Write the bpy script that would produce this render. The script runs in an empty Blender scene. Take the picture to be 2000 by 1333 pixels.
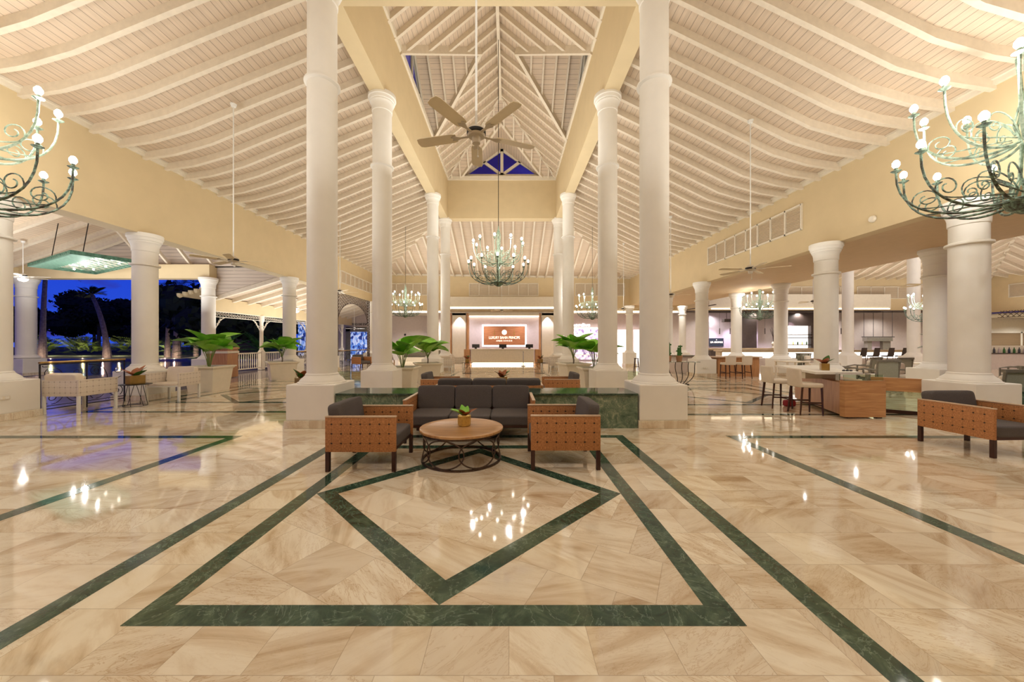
import bpy, bmesh, math, random
from mathutils import Vector, Matrix
R = math.radians; PI = math.pi
random.seed(7)
S = bpy.context.scene
C = S.collection
# ---------------------------------------------------------------- camera
cd = bpy.data.cameras.new('camera'); cam = bpy.data.objects.new('camera', cd); C.objects.link(cam)
cam.location = (0, 0, 1.6); cam.rotation_euler = (R(90), 0, 0)
cd.sensor_width = 36; cd.lens = 12.6; cd.shift_x = 0.003; cd.shift_y = 0.00125; cd.clip_end = 500
S.camera = cam
S.view_settings.view_transform = 'Standard'; S.view_settings.look = 'None'
S.view_settings.gamma = 1; S.view_settings.use_curve_mapping = False
S.view_settings.exposure = EXPOSURE = -0.52
S.cycles.max_bounces = 7; S.cycles.diffuse_bounces = 4; S.cycles.glossy_bounces = 4
S.cycles.transmission_bounces = 6; S.cycles.sample_clamp_indirect = 4; S.cycles.sample_clamp_direct = 0
S.cycles.caustics_reflective = False; S.cycles.caustics_refractive = False
def at(px, py, Y):            # photo pixel at depth Y -> place
    return Vector(((px-994)/700*Y, Y, 1.6-(py-669)/700*Y))
def fl(px, py, z=0):
    Y = (1.6-z)*700/(py-669); return Vector(((px-994)/700*Y, Y, z))
# ---------------------------------------------------------------- world (dusk sky)
w = bpy.data.worlds.new('dusk_sky'); S.world = w; w.use_nodes = True
def wn(t): return w.node_tree.nodes.new(t)
wl = w.node_tree.links.new
bg = w.node_tree.nodes['Background']; tc = wn('ShaderNodeTexCoord'); sep = wn('ShaderNodeSeparateXYZ')
wl(tc.outputs['Generated'], sep.inputs[0])
ramp = wn('ShaderNodeValToRGB'); wl(sep.outputs['Z'], ramp.inputs[0])
e = ramp.color_ramp.elements; e[0].position = 0.0; e[0].color = (.03,.10,.80,1); e[1].position = .42; e[1].color = (.030,.018,.13,1)
x = e.new(.22); x.color = (.010,.05,.72,1)
mp = wn('ShaderNodeMapping'); mp.inputs['Scale'].default_value = (3,3,11); wl(tc.outputs['Generated'], mp.inputs[0])
nz = wn('ShaderNodeTexNoise'); nz.inputs['Scale'].default_value = 2.2; nz.inputs['Detail'].default_value = 6; wl(mp.outputs[0], nz.inputs['Vector'])
r2 = wn('ShaderNodeValToRGB'); r2.color_ramp.elements[0].position = .50; r2.color_ramp.elements[1].position = .66; wl(nz.outputs['Fac'], r2.inputs[0])
mx = wn('ShaderNodeMix'); mx.data_type = 'RGBA'; wl(r2.outputs[0], mx.inputs[0]); wl(ramp.outputs[0], mx.inputs[6]); mx.inputs[7].default_value = (.04,.03,.26,1)
wl(mx.outputs[2], bg.inputs[0]); bg.inputs[1].default_value = 1.25
# ---------------------------------------------------------------- added area lights (washes up onto the ceilings, hall_fill down; no fixtures)
def area(name, loc, sx, sy, power, col=(1,.83,.62), rot=(PI,0,0)):
    l = bpy.data.lights.new(name, 'AREA'); l.shape = 'RECTANGLE'; l.size = sx; l.size_y = sy; l.energy = power; l.color = col
    o = bpy.data.objects.new(name, l); o.location = loc; o.rotation_euler = rot; C.objects.link(o); return o
def point(name, loc, power, col=(1,.84,.64), r=.02, parent=None):
    l = bpy.data.lights.new(name, 'POINT'); l.energy = power; l.color = col; l.shadow_soft_size = r
    o = bpy.data.objects.new(name, l); o.location = loc; C.objects.link(o)
    if parent: o.parent = parent
    return o
WARM = (1,.995,.96)
area('ceiling_wash', (-7.0, 12, 3.9), 5, 28, 480, WARM)
area('ceiling_wash', (6.2, 12, 3.9), 5, 28, 480, WARM)
area('ceiling_wash', (-.41, 14, 6.4), 5, 12, 420, WARM)
area('ceiling_wash', (-.41, 2, 4.5), 6, 8, 200, WARM)
area('hall_fill', (-.41, 1.0, 8.6), 8, 6, 250, WARM, (0,0,0))
area('ceiling_wash', (-.41, 24, 5.3), 12, 4, 200, WARM)
area('ceiling_wash', (27, 11, 3.6), 18, 13, 2300, WARM)
area('ceiling_wash', (26, 25, 3.6), 20, 1.6, 330, WARM)
area('veranda_wash', (-17, 11, 3.0), 8, 10, 1300, WARM)
area('porch_wash', (-12.6, 22, 2.2), 3, 9, 360, WARM)
# ---------------------------------------------------------------- materials
MATS = {}
class N:
    def __init__(s, name):
        s.m = bpy.data.materials.new(name); s.m.use_nodes = True; s.t = s.m.node_tree; s.b = s.t.nodes['Principled BSDF']; s.uv = None
    def n(s, t, **kw):
        o = s.t.nodes.new(t)
        for k, v in kw.items():
            if hasattr(o, k) and not isinstance(v, (tuple,)) : setattr(o, k, v)
        return o
    def l(s, a, b): s.t.links.new(a, b)
    def coord(s, kind='UV'):
        o = s.n('ShaderNodeTexCoord'); return o.outputs[kind]
    def math(s, op, a, b=None, c=None):
        o = s.n('ShaderNodeMath'); o.operation = op
        for i, v in enumerate((a, b, c)):
            if v is None: continue
            if isinstance(v, (int, float)): o.inputs[i].default_value = v
            else: s.l(v, o.inputs[i])
        return o.outputs[0]
    def sep(s, v):
        o = s.n('ShaderNodeSeparateXYZ'); s.l(v, o.inputs[0]); return o.outputs
    def comb(s, x, y, z=0):
        o = s.n('ShaderNodeCombineXYZ')
        for i, v in enumerate((x, y, z)):
            if isinstance(v, (int, float)): o.inputs[i].default_value = v
            else: s.l(v, o.inputs[i])
        return o.outputs[0]
    def map(s, v, scale=(1,1,1), rot=(0,0,0), loc=(0,0,0)):
        o = s.n('ShaderNodeMapping'); s.l(v, o.inputs[0])
        o.inputs['Scale'].default_value = scale; o.inputs['Rotation'].default_value = rot; o.inputs['Location'].default_value = loc
        return o.outputs[0]
    def noise(s, v, scale, detail=3, rough=.5, dist=0):
        o = s.n('ShaderNodeTexNoise'); s.l(v, o.inputs['Vector']); o.inputs['Scale'].default_value = scale
        o.inputs['Detail'].default_value = detail; o.inputs['Roughness'].default_value = rough; o.inputs['Distortion'].default_value = dist
        return o.outputs['Fac']
    def ramp(s, f, stops):
        o = s.n('ShaderNodeValToRGB'); s.l(f, o.inputs[0]); e = o.color_ramp.elements
        e[0].position = stops[0][0]; e[0].color = (*stops[0][1], 1); e[1].position = stops[-1][0]; e[1].color = (*stops[-1][1], 1)
        for p, c in stops[1:-1]:
            q = e.new(p); q.color = (*c, 1)
        return o.outputs[0]
    def mix(s, f, a, b, blend='MIX'):
        o = s.n('ShaderNodeMix'); o.data_type = 'RGBA'; o.blend_type = blend
        for i, v in ((0, f), (6, a), (7, b)):
            if isinstance(v, (int, float)): o.inputs[i].default_value = v
            elif isinstance(v, tuple): o.inputs[i].default_value = (*v, 1)
            else: s.l(v, o.inputs[i])
        return o.outputs[2]
    def col(s, v):
        if isinstance(v, tuple): s.b.inputs['Base Color'].default_value = (*v, 1)
        else: s.l(v, s.b.inputs['Base Color'])
    def rough(s, v):
        if isinstance(v, (int, float)): s.b.inputs['Roughness'].default_value = v
        else: s.l(v, s.b.inputs['Roughness'])
    def bump(s, h, strength=.3, dist=.01):
        o = s.n('ShaderNodeBump'); s.l(h, o.inputs['Height']); o.inputs['Strength'].default_value = strength; o.inputs['Distance'].default_value = dist
        s.l(o.outputs[0], s.b.inputs['Normal'])
    def done(s, key): MATS[key] = s.m; return s.m
def plain(key, c, rough=.5, metal=0, var=.06, scale=6, bump=0):
    m = N(key); v = m.noise(m.coord('Object'), scale, 4)
    m.col(m.ramp(v, [(.3, tuple(a*(1-var) for a in c)), (.7, tuple(min(1, a*(1+var)) for a in c))]))
    m.rough(rough); m.b.inputs['Metallic'].default_value = metal
    if bump: m.bump(m.noise(m.coord('Object'), 90, 3), bump, .004)
    return m.done(key)
def emit(key, c, strength, sampling=None):
    m = N(key); m.col(c); m.b.inputs['Emission Color'].default_value = (*c, 1); m.b.inputs['Emission Strength'].default_value = strength
    if sampling: m.m.cycles.emission_sampling = sampling
    return m.done(key)
plain('cream', (.66,.52,.305), .75, var=.03, scale=2, bump=.08)
plain('plaster', (.88,.84,.76), .6, var=.02, scale=3, bump=.05)
plain('white_wood', (.72,.62,.48), .55, var=.05, scale=9)
plain('white_trim', (.80,.72,.58), .5, var=.03)
plain('white_metal', (.78,.76,.70), .35, var=.03)
plain('leather_white', (.74,.64,.52), .45, var=.04, bump=.1)
plain('strap_white', (.76,.68,.58), .5, var=.05)
plain('mauve', (.50,.40,.39), .7, var=.04)
plain('grey_mauve', (.60,.51,.46), .7, var=.04)
plain('lilac_wall', (.62,.53,.60), .6, var=.04)
plain('soffit', (.62,.45,.27), .8, var=.03)
plain('iron', (.022,.018,.016), .45, .6, var=.3)
plain('bronze', (.10,.065,.045), .45, .7, var=.25, scale=20)
plain('dark_wood', (.045,.012,.008), .35, var=.25, scale=12)
plain('dark_brown', (.05,.032,.026), .6, var=.15)
plain('grey_wood', (.20,.18,.14), .55, var=.15, scale=14)
plain('dark_grey', (.05,.05,.055), .5)
plain('black', (.01,.01,.012), .4)
plain('gold', (.62,.42,.12), .25, .5, var=.2, scale=25)
plain('brass', (.42,.27,.09), .3, .9, var=.15)
plain('steel', (.55,.55,.55), .25, .9)
plain('fan_beige', (.88,.77,.56), .45, var=.05)
plain('fan_motor', (.62,.55,.44), .35, .2, var=.05)
plain('bark', (.20,.16,.12), .85, var=.35, scale=5)
plain('palm_bark', (.34,.28,.22), .8, var=.3, scale=6)
plain('soil', (.06,.04,.025), .95, var=.4, scale=30)
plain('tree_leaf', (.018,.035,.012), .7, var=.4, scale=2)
plain('hedge_leaf', (.10,.15,.03), .6, var=.5, scale=1.5)
plain('grass', (.03,.05,.015), .9, var=.4)
plain('terrace', (.30,.26,.30), .12, var=.1, scale=1)
plain('navy', (.02,.03,.05), .5)
plain('copper_green', (.06,.14,.09), .6, .2, var=.4, scale=12)
plain('rust_leaf', (.28,.09,.03), .5, var=.4, scale=18)
plain('pot_terra', (.55,.30,.16), .6, var=.1)
plain('red_cloth', (.35,.02,.03), .7)
plain('cactus', (.04,.16,.03), .5, var=.3, scale=15)
emit('bulb', (1,.90,.78), 24, 'NONE')
emit('bowl_light', (1,.9,.75), 12, 'NONE')
emit('glow', (1,.86,.62), 6.0)
emit('glow_white', (1,.95,.88), 3.4)
emit('glow_soft', (1,.90,.80), 1.9)
emit('letter_glow', (1,.96,.95), 3.0)
emit('screen_blue', (.25,.42,.9), .9)
# chandelier metal: verdigris over dark iron
m = N('verdigris'); v = m.noise(m.coord('Object'), 9, 5, .7)
m.col(m.ramp(v, [(.42, (.055,.05,.04)), (.52, (.14,.20,.15)), (.62, (.34,.48,.36))])); m.rough(.6); m.b.inputs['Metallic'].default_value = .3; m.done('verdigris')
m = N('verdigris_pale'); v = m.noise(m.coord('Object'), 9, 5, .7)
m.col(m.ramp(v, [(.38, (.16,.20,.15)), (.5, (.38,.50,.37)), (.62, (.58,.68,.54))])); m.rough(.6); m.b.inputs['Metallic'].default_value = .2; m.done('verdigris_pale')
# marble
def marble(key, size=.43, rot=0, dark=1.0):
    m = N(key); P = m.coord('Object')
    if rot: P = m.map(P, rot=(0,0,rot))
    s = m.sep(P)
    ry = m.math('DIVIDE', s[1], size); row = m.math('FLOOR', ry)
    rx = m.math('ADD', m.math('DIVIDE', s[0], size*1.0), m.math('MULTIPLY', m.math('MODULO', m.math('ABSOLUTE', row), 2), .5)); cl = m.math('FLOOR', rx)
    wnz = m.n('ShaderNodeTexWhiteNoise'); wnz.noise_dimensions = '2D'; m.l(m.comb(cl, row), wnz.inputs['Vector'])
    rnd = wnz.outputs['Value']; rc = m.sep(wnz.outputs['Color'])
    vr = m.n('ShaderNodeVectorRotate'); vr.rotation_type = 'Z_AXIS'; m.l(P, vr.inputs['Vector']); m.l(m.math('MULTIPLY', m.math('SUBTRACT', rc[0], .5), 2.0), vr.inputs['Angle'])
    off = m.n('ShaderNodeVectorMath'); m.l(vr.outputs[0], off.inputs[0]); m.l(m.comb(m.math('MULTIPLY', rc[1], 50), m.math('MULTIPLY', rc[2], 50)), off.inputs[1])
    sv = m.map(off.outputs[0], scale=(.9, 4.2, 1), rot=(0,0,.9))
    v1 = m.noise(sv, 1.1, 5, .6, .9); v2 = m.noise(sv, 2.6, 6, .65, 2.2); v3 = m.noise(P, .6, 3)
    base = m.ramp(v1, [(.28, (.50,.36,.22)), (.41, (.70,.57,.41)), (.54, (.84,.75,.60)), (.8, (.90,.83,.70))])
    vein = m.ramp(v2, [(.475, (1,1,1)), (.497, (.62,.44,.26)), (.52, (1,1,1))])
    c1 = m.mix(m.math('MULTIPLY', rc[2], .75), base, vein, 'MULTIPLY')
    tint = m.mix(rnd, (.86,.82,.77), (1.05,1.06,1.04)); c2 = m.mix(1.0, c1, tint, 'MULTIPLY')
    ex = m.math('ABSOLUTE', m.math('SUBTRACT', m.math('FRACT', rx), .5)); ey = m.math('ABSOLUTE', m.math('SUBTRACT', m.math('FRACT', ry), .5))
    g = m.math('GREATER_THAN', m.math('MAXIMUM', ex, ey), .4955)
    m.col(m.mix(m.math('MULTIPLY', g, .55), c2, (.34,.24,.15)))
    m.rough(m.math('MULTIPLY_ADD', m.noise(P, 3, 3), .05, .025)); m.b.inputs['IOR'].default_value = 1.85
    return m.done(key)
marble('marble_tile', .43, 0)
marble('marble_diag', .47, R(28))
def green(key, joint=0):
    m = N(key); P = m.coord('Object'); v = m.noise(P, 5.5, 8, .72, 1.2); v2 = m.noise(P, 2.2, 5, .6, 3)
    a = m.ramp(v, [(.3, (.010,.030,.020)), (.52, (.035,.075,.048)), (.66, (.085,.14,.09)), (.8, (.20,.27,.19))])
    b = m.ramp(v2, [(.485, (0,0,0)), (.50, (.25,.32,.25)), (.515, (0,0,0))])
    c = m.mix(.15 if joint else .4, a, b, 'ADD'); c = m.mix(1.0, c, (4.0,2.7,2.8), 'MULTIPLY') if joint else c; m.col(c); m.rough(.07 if not joint else .22); m.b.inputs['IOR'].default_value = 1.5
    return m.done(key)
green('green_marble'); green('green_granite', 1)
# planked ceilings: stripe direction per axis
def planks(key, axis, c=(.66,.52,.38), w=.14, dark=.45, gap=.07):
    m = N(key); U = m.sep(m.coord('UV')); t = m.math('DIVIDE', U[axis], w); f = m.math('FRACT', t)
    wz = m.n('ShaderNodeTexWhiteNoise'); wz.noise_dimensions = '1D'; m.l(m.math('FLOOR', t), wz.inputs['W'])
    sc = (1.2, 22, 1) if axis == 1 else (22, 1.2, 1)
    gr = m.noise(m.map(m.coord('UV'), scale=sc), 1.0, 4, .6)
    base = m.ramp(gr, [(.3, tuple(a*.88 for a in c)), (.7, tuple(min(1, a*1.08) for a in c))])
    base = m.mix(m.math('MULTIPLY', wz.outputs[0], .25), base, tuple(a*.8 for a in c))
    g = m.math('LESS_THAN', f, gap); m.col(m.mix(g, base, tuple(a*dark for a in c))); m.rough(.6)
    m.bump(m.math('SUBTRACT', 1, g), .5, .01)
    return m.done(key)
planks('planks_u', 0); planks('planks_v', 1)
planks('siding', 1, (.62,.52,.42), .17, .4, .09); planks('shutter', 1, (.28,.18,.09), .09, .5, .2)
planks('louvre', 1, (.66,.60,.53), .045, .35, .35); planks('louvre_v', 0, (.66,.60,.53), .09, .4, .25)
def wood(key, c1, c2, sc=(1,14,1), rough=.4, kind='UV'):
    m = N(key); v = m.noise(m.map(m.coord(kind), scale=sc), 1.6, 5, .62, .6)
    m.col(m.ramp(v, [(.32, c1), (.66, c2)])); m.rough(rough); return m.done(key)
wood('oak_h', (.42,.19,.075), (.62,.34,.15)); wood('oak_v', (.40,.18,.07), (.58,.30,.13), (14,1,1))
wood('table_wood', (.36,.17,.06), (.62,.36,.16), (1.5,16,1), .3, 'Object')
wood('sign_wood', (.34,.12,.055), (.52,.22,.11)); wood('bar_wood', (.34,.24,.13), (.48,.36,.21))
wood('rail_wood', (.50,.34,.22), (.66,.48,.33))
# woven straps
def weave(key, ca, cb, hole, s=.093):
    m = N(key); U = m.coord('UV'); u = m.sep(U)
    fu = m.math('FRACT', m.math('DIVIDE', u[0], s)); fv = m.math('FRACT', m.math('DIVIDE', u[1], s))
    du = m.math('ABSOLUTE', m.math('SUBTRACT', fu, .5)); dv = m.math('ABSOLUTE', m.math('SUBTRACT', fv, .5))
    hole_f = m.math('MULTIPLY', m.math('GREATER_THAN', du, .41), m.math('GREATER_THAN', dv, .43))
    chk = m.math('MODULO', m.math('ADD', m.math('FLOOR', m.math('DIVIDE', u[0], s)), m.math('FLOOR', m.math('DIVIDE', u[1], s))), 2)
    chk = m.math('ABSOLUTE', chk)
    fine1 = m.noise(m.map(U, scale=(30,260,1)), 1, 2); fine2 = m.noise(m.map(U, scale=(260,30,1)), 1, 2)
    fm = m.mix(chk, fine1, fine2); sp = m.n('ShaderNodeRGBToBW'); m.l(fm, sp.inputs[0])
    c = m.ramp(sp.outputs[0], [(.35, ca), (.65, cb)])
    edge = m.math('GREATER_THAN', m.math('MAXIMUM', du, dv), .485)
    c = m.mix(m.math('MULTIPLY', edge, .6), c, tuple(a*.35 for a in ca)); m.col(m.mix(hole_f, c, hole)); m.rough(.6)
    m.bump(m.math('SUBTRACT', sp.outputs[0], hole_f), .5, .004); return m.done(key)
weave('rattan', (.29,.11,.036), (.64,.29,.105), (.012,.005,.003), .118)
weave('strap_weave', (.66,.56,.46), (.78,.70,.60), (.30,.22,.17), .12)
weave('cane', (.30,.30,.22), (.46,.46,.36), (.05,.09,.06), .03)
# fabrics
m = N('charcoal_fabric'); v = m.noise(m.coord('Object'), 260, 2); m.col(m.ramp(v, [(.35, (.070,.059,.058)), (.65, (.125,.108,.104))])); m.rough(.85); m.bump(v, .25, .002); m.done('charcoal_fabric')
# leaves
m = N('leaf'); v = m.noise(m.coord('Object'), 3.5, 3); u = m.sep(m.coord('UV'))
rib = m.math('LESS_THAN', m.math('FRACT', m.math('MULTIPLY', m.math('ADD', u[1], m.math('MULTIPLY', m.math('ABSOLUTE', u[0]), .5)), 9)), .10)
mid = m.math('LESS_THAN', m.math('ABSOLUTE', u[0]), .03)
c = m.ramp(v, [(.3, (.13,.40,.03)), (.7, (.34,.74,.08))]); c = m.mix(m.math('MULTIPLY', m.math('MAXIMUM', rib, mid), .5), c, (.22,.46,.08)); m.col(c); m.rough(.4); m.bump(m.math('SUBTRACT', 1, rib), .3, .01); m.done('leaf')
plain('leaf_dark', (.03,.13,.015), .5, var=.4, scale=3); plain('leaf_stem', (.20,.28,.06), .5); plain('leaf_red', (.35,.10,.04), .4, var=.4, scale=9)
def glass(key, c, rough=.02, alpha=.25):
    m = N(key); m.col(c); m.rough(rough); m.b.inputs['Transmission Weight'].default_value = 1; m.b.inputs['IOR'].default_value = 1.45 if key=='amber_glass' else 1.1
    return m.done(key)
glass('amber_glass', (.85,.55,.15)); glass('pane', (.80,.82,.95)); glass('green_glass', (.70,.82,.68))
m = N('water'); m.col((.05,.04,.15)); m.rough(.06); m.bump(m.noise(m.coord('Object'), 3, 4), .5, .05); m.done('water')
# mural of blue figures / display goods
m = N('mural'); vo = m.n('ShaderNodeTexVoronoi'); m.l(m.map(m.coord('UV'), scale=(7,4,1)), vo.inputs['Vector']); vo.inputs['Scale'].default_value = 1
c = m.ramp(m.sep(vo.outputs['Color'])[0], [(.2, (.02,.04,.22)), (.5, (.10,.25,.75)), (.8, (.55,.65,.95))]); m.col(c); m.l(c, m.b.inputs['Emission Color']); m.b.inputs['Emission Strength'].default_value = 1.0; m.done('mural')
m = N('goods'); vo = m.n('ShaderNodeTexVoronoi'); m.l(m.map(m.coord('UV'), scale=(6,5,1)), vo.inputs['Vector']); vo.inputs['Scale'].default_value = 1
c = m.ramp(m.sep(vo.outputs['Color'])[0], [(.15, (.30,.20,.42)), (.4, (.72,.62,.85)), (.7, (1,.95,.98))]); m.col(c); m.l(c, m.b.inputs['Emission Color']); m.b.inputs['Emission Strength'].default_value = 1.1; m.done('goods')
# ---------------------------------------------------------------- mesh collector
class MB:
    def __init__(s): s.v = []; s.f = []; s.uv = {}
    def add(s, vs, fs, M=None):
        b = len(s.v)
        for p in vs:
            p = Vector(p); s.v.append(M @ p if M else p)
        for f in fs: s.f.append(tuple(b+i for i in f))
        return s
    def box(s, x0, y0, z0, x1, y1, z1, M=None):
        x0, x1 = min(x0,x1), max(x0,x1); y0, y1 = min(y0,y1), max(y0,y1); z0, z1 = min(z0,z1), max(z0,z1)
        return s.add([(x0,y0,z0),(x1,y0,z0),(x1,y1,z0),(x0,y1,z0),(x0,y0,z1),(x1,y0,z1),(x1,y1,z1),(x0,y1,z1)],
              [(0,3,2,1),(4,5,6,7),(0,1,5,4),(1,2,6,5),(2,3,7,6),(3,0,4,7)], M)
    def rbox(s, x0, y0, z0, x1, y1, z1, r=.01, seg=2, M=None):
        bm = bmesh.new(); bmesh.ops.create_cube(bm, size=1)
        for v in bm.verts: v.co = Vector(((x0+x1)/2+v.co.x*(x1-x0), (y0+y1)/2+v.co.y*(y1-y0), (z0+z1)/2+v.co.z*(z1-z0)))
        bmesh.ops.bevel(bm, geom=bm.edges[:], offset=r, segments=seg, affect='EDGES', profile=.5)
        bm.verts.index_update(); s.add([v.co.copy() for v in bm.verts], [[v.index for v in f.verts] for f in bm.faces], M); bm.free(); return s
    def cushion(s, x0, y0, z0, x1, y1, z1, p=5, n=8, M=None):
        cx, cy, cz = (x0+x1)/2, (y0+y1)/2, (z0+z1)/2; hx, hy, hz = (x1-x0)/2, (y1-y0)/2, (z1-z0)/2
        for ax in range(3):
            for sg in (-1, 1):
                vs = []; fs = []
                for i in range(n+1):
                    for j in range(n+1):
                        a = math.sin((i/n-.5)*PI/2)/math.sin(PI/4); b = math.sin((j/n-.5)*PI/2)/math.sin(PI/4)
                        q = [0,0,0]; q[ax] = sg; q[(ax+1)%3] = a; q[(ax+2)%3] = b
                        # shorter axes get rounder ends
                        k = sum(abs(t)**p for t in q)**(1/p)
                        vs.append((cx+hx*q[0]/k, cy+hy*q[1]/k, cz+hz*q[2]/k))
                for i in range(n):
                    for j in range(n):
                        a = i*(n+1)+j; f = (a, a+1, a+n+2, a+n+1); fs.append(f if sg < 0 else f[::-1])
                s.add(vs, fs, M)
        return s
    def beam(s, a, b, w, h, up=(0,0,1)):
        a = Vector(a); b = Vector(b); d = (b-a); L = d.length
        if L < 1e-6: return s
        d.normalize(); u = Vector(up); sd = d.cross(u)
        if sd.length < 1e-4: sd = d.cross(Vector((0,1,0)))
        sd.normalize(); u = sd.cross(d).normalized()
        M = Matrix((( sd.x, d.x, u.x, a.x),(sd.y, d.y, u.y, a.y),(sd.z, d.z, u.z, a.z),(0,0,0,1)))
        return s.box(-w/2, 0, -h/2, w/2, L, h/2, M)
    def tube(s, pts, r, seg=6, cap=True):
        pts = [Vector(p) for p in pts]; n = len(pts); rr = r if isinstance(r, (list, tuple)) else [r]*n
        prev = None; b = len(s.v)
        for i, p in enumerate(pts):
            t = (pts[min(i+1, n-1)]-pts[max(i-1, 0)])
            if t.length < 1e-9: t = Vector((0,0,1))
            t.normalize()
            if prev is None:
                a = t.cross(Vector((0,0,1)));
                if a.length < .1: a = t.cross(Vector((0,1,0)))
                a.normalize()
            else:
                a = prev - t*prev.dot(t)
                if a.length < 1e-6: a = t.orthogonal()
                a.normalize()
            prev = a; c = t.cross(a)
            for k in range(seg):
                th = 2*PI*k/seg; s.v.append(p + (a*math.cos(th)+c*math.sin(th))*rr[i])
        for i in range(n-1):
            for k in range(seg):
                k2 = (k+1) % seg; s.f.append((b+i*seg+k, b+i*seg+k2, b+(i+1)*seg+k2, b+(i+1)*seg+k))
        if cap: s.f.append(tuple(b+k for k in range(seg))[::-1]); s.f.append(tuple(b+(n-1)*seg+k for k in range(seg)))
        return s
    def lathe(s, prof, c=(0,0,0), seg=32, M=None):
        vs = []; fs = []; n = len(prof)
        for r, z in prof:
            for k in range(seg):
                th = 2*PI*k/seg; vs.append((c[0]+r*math.cos(th), c[1]+r*math.sin(th), c[2]+z))
        for i in range(n-1):
            for k in range(seg):
                k2 = (k+1) % seg; fs.append((i*seg+k, i*seg+k2, (i+1)*seg+k2, (i+1)*seg+k))
        if prof[0][0] > 1e-4: fs.append(tuple(range(seg))[::-1])
        if prof[-1][0] > 1e-4: fs.append(tuple((n-1)*seg+k for k in range(seg)))
        return s.add(vs, fs, M)
    def prism(s, poly, h, M=None, base=0):
        n = len(poly); vs = [(x, y, base) for x, y in poly]+[(x, y, base+h) for x, y in poly]
        return s.add(vs, [tuple(range(n))[::-1], tuple(range(n, 2*n))]+[(i, (i+1)%n, n+(i+1)%n, n+i) for i in range(n)], M)
    def sphere(s, c, r, seg=12, sz=1):
        n = max(5, seg//2); return s.lathe([(max(r*math.sin(PI*i/n), 1e-5), -r*sz*math.cos(PI*i/n)) for i in range(n+1)], c, seg)
    def poly(s, pts): return s.add(pts, [tuple(range(len(pts)))])
    def build(s, name, mat, parent=None, smooth=False, angle=35, M=None):
        me = bpy.data.meshes.new(name); me.from_pydata([tuple(v) for v in s.v], [], s.f); me.materials.append(MATS[mat] if isinstance(mat, str) else mat)
        uvl = me.uv_layers.new(name='uv'); co = [v.co for v in me.vertices]
        for p in me.polygons:
            n = p.normal; ax = max(range(3), key=lambda i: abs(n[i]) + (1e-3 if i == 2 else 0))
            for li in p.loop_indices:
                v = co[me.loops[li].vertex_index]
                uvl.data[li].uv = ((v.y, v.z) if ax == 0 else (v.x, v.z) if ax == 1 else (v.x, v.y))
        if smooth:
            me.polygons.foreach_set('use_smooth', [True]*len(me.polygons))
            me.set_sharp_from_angle(angle=R(angle))
        o = bpy.data.objects.new(name, me); C.objects.link(o)
        if parent: o.parent = parent
        if M is not None: o.matrix_local = M
        return o
def empty(name, loc, rz=0, label=None, cat=None, group=None):
    o = bpy.data.objects.new(name, None); o.location = loc; o.rotation_euler = (0,0,rz); o.empty_display_size = .2; C.objects.link(o)
    return tag(o, label, cat, group) if label else o
def tag(o, label=None, cat=None, group=None, kind=None):
    if label: o['label'] = label
    if cat: o['category'] = cat
    if group: o['group'] = group
    if kind: o['kind'] = kind
    return o
def struct(o): o['kind'] = 'structure'; return o
KIDS = {}
def copy_tree(o, loc=None, rz=None, label=None, parent=None, group=None):
    c = o.copy(); C.objects.link(c)
    if parent: c.parent = parent
    if loc is not None: c.location = loc
    if rz is not None: c.rotation_euler = (0,0,rz)
    if label: c['label'] = label
    if group: c['group'] = group
    for ch in [k for k in C.objects if k.parent == o]: copy_tree(ch, parent=c)
    return c
FONT = None
def text_mesh(txt, size, mat, name='lettering', parent=None, M=None, ext=.01, width=None):
    cu = bpy.data.curves.new('t', 'FONT'); cu.body = txt; cu.size = size; cu.align_x = 'CENTER'; cu.align_y = 'CENTER'; cu.extrude = ext
    o = bpy.data.objects.new('t', cu); C.objects.link(o); dg = bpy.context.evaluated_depsgraph_get()
    me = bpy.data.meshes.new_from_object(o.evaluated_get(dg)); bpy.data.objects.remove(o)
    me.name = name; me.materials.clear(); me.materials.append(MATS[mat])
    if width:
        xs = [v.co.x for v in me.vertices]; k = width/(max(xs)-min(xs))
        for v in me.vertices: v.co.x *= k
    r = bpy.data.objects.new(name, me); C.objects.link(r)
    if parent: r.parent = parent
    if M is not None: r.matrix_local = M
    return r
UPRIGHT = Matrix.Rotation(R(90), 4, 'X')      # text facing -Y
# ================================================================ THE SHELL
X0 = -.41; XL, XR = -10.2, 9.25; ZL, ZR = 6.9, 6.6; BL, BR = 4.63, 4.43; YN, YF = -4.2, 27.6
BX = (-3.95, -3.51, 2.69, 3.13); Y1, Y2 = 7.59, 20.57; ZB, ZT = 8.72, 11.1; ZROOF = 9.1
g = MB(); g.box(-11.0, YN-1, -.3, 48, 40, 0); struct(g.build('floor', 'marble_tile'))
g = MB(); g.box(-30, YN-1, -.32, -11.0, 17.6, -.02); g.box(-15, 17.6, -.32, -11, 40, -.02); struct(g.build('floor', 'terrace'))
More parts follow.
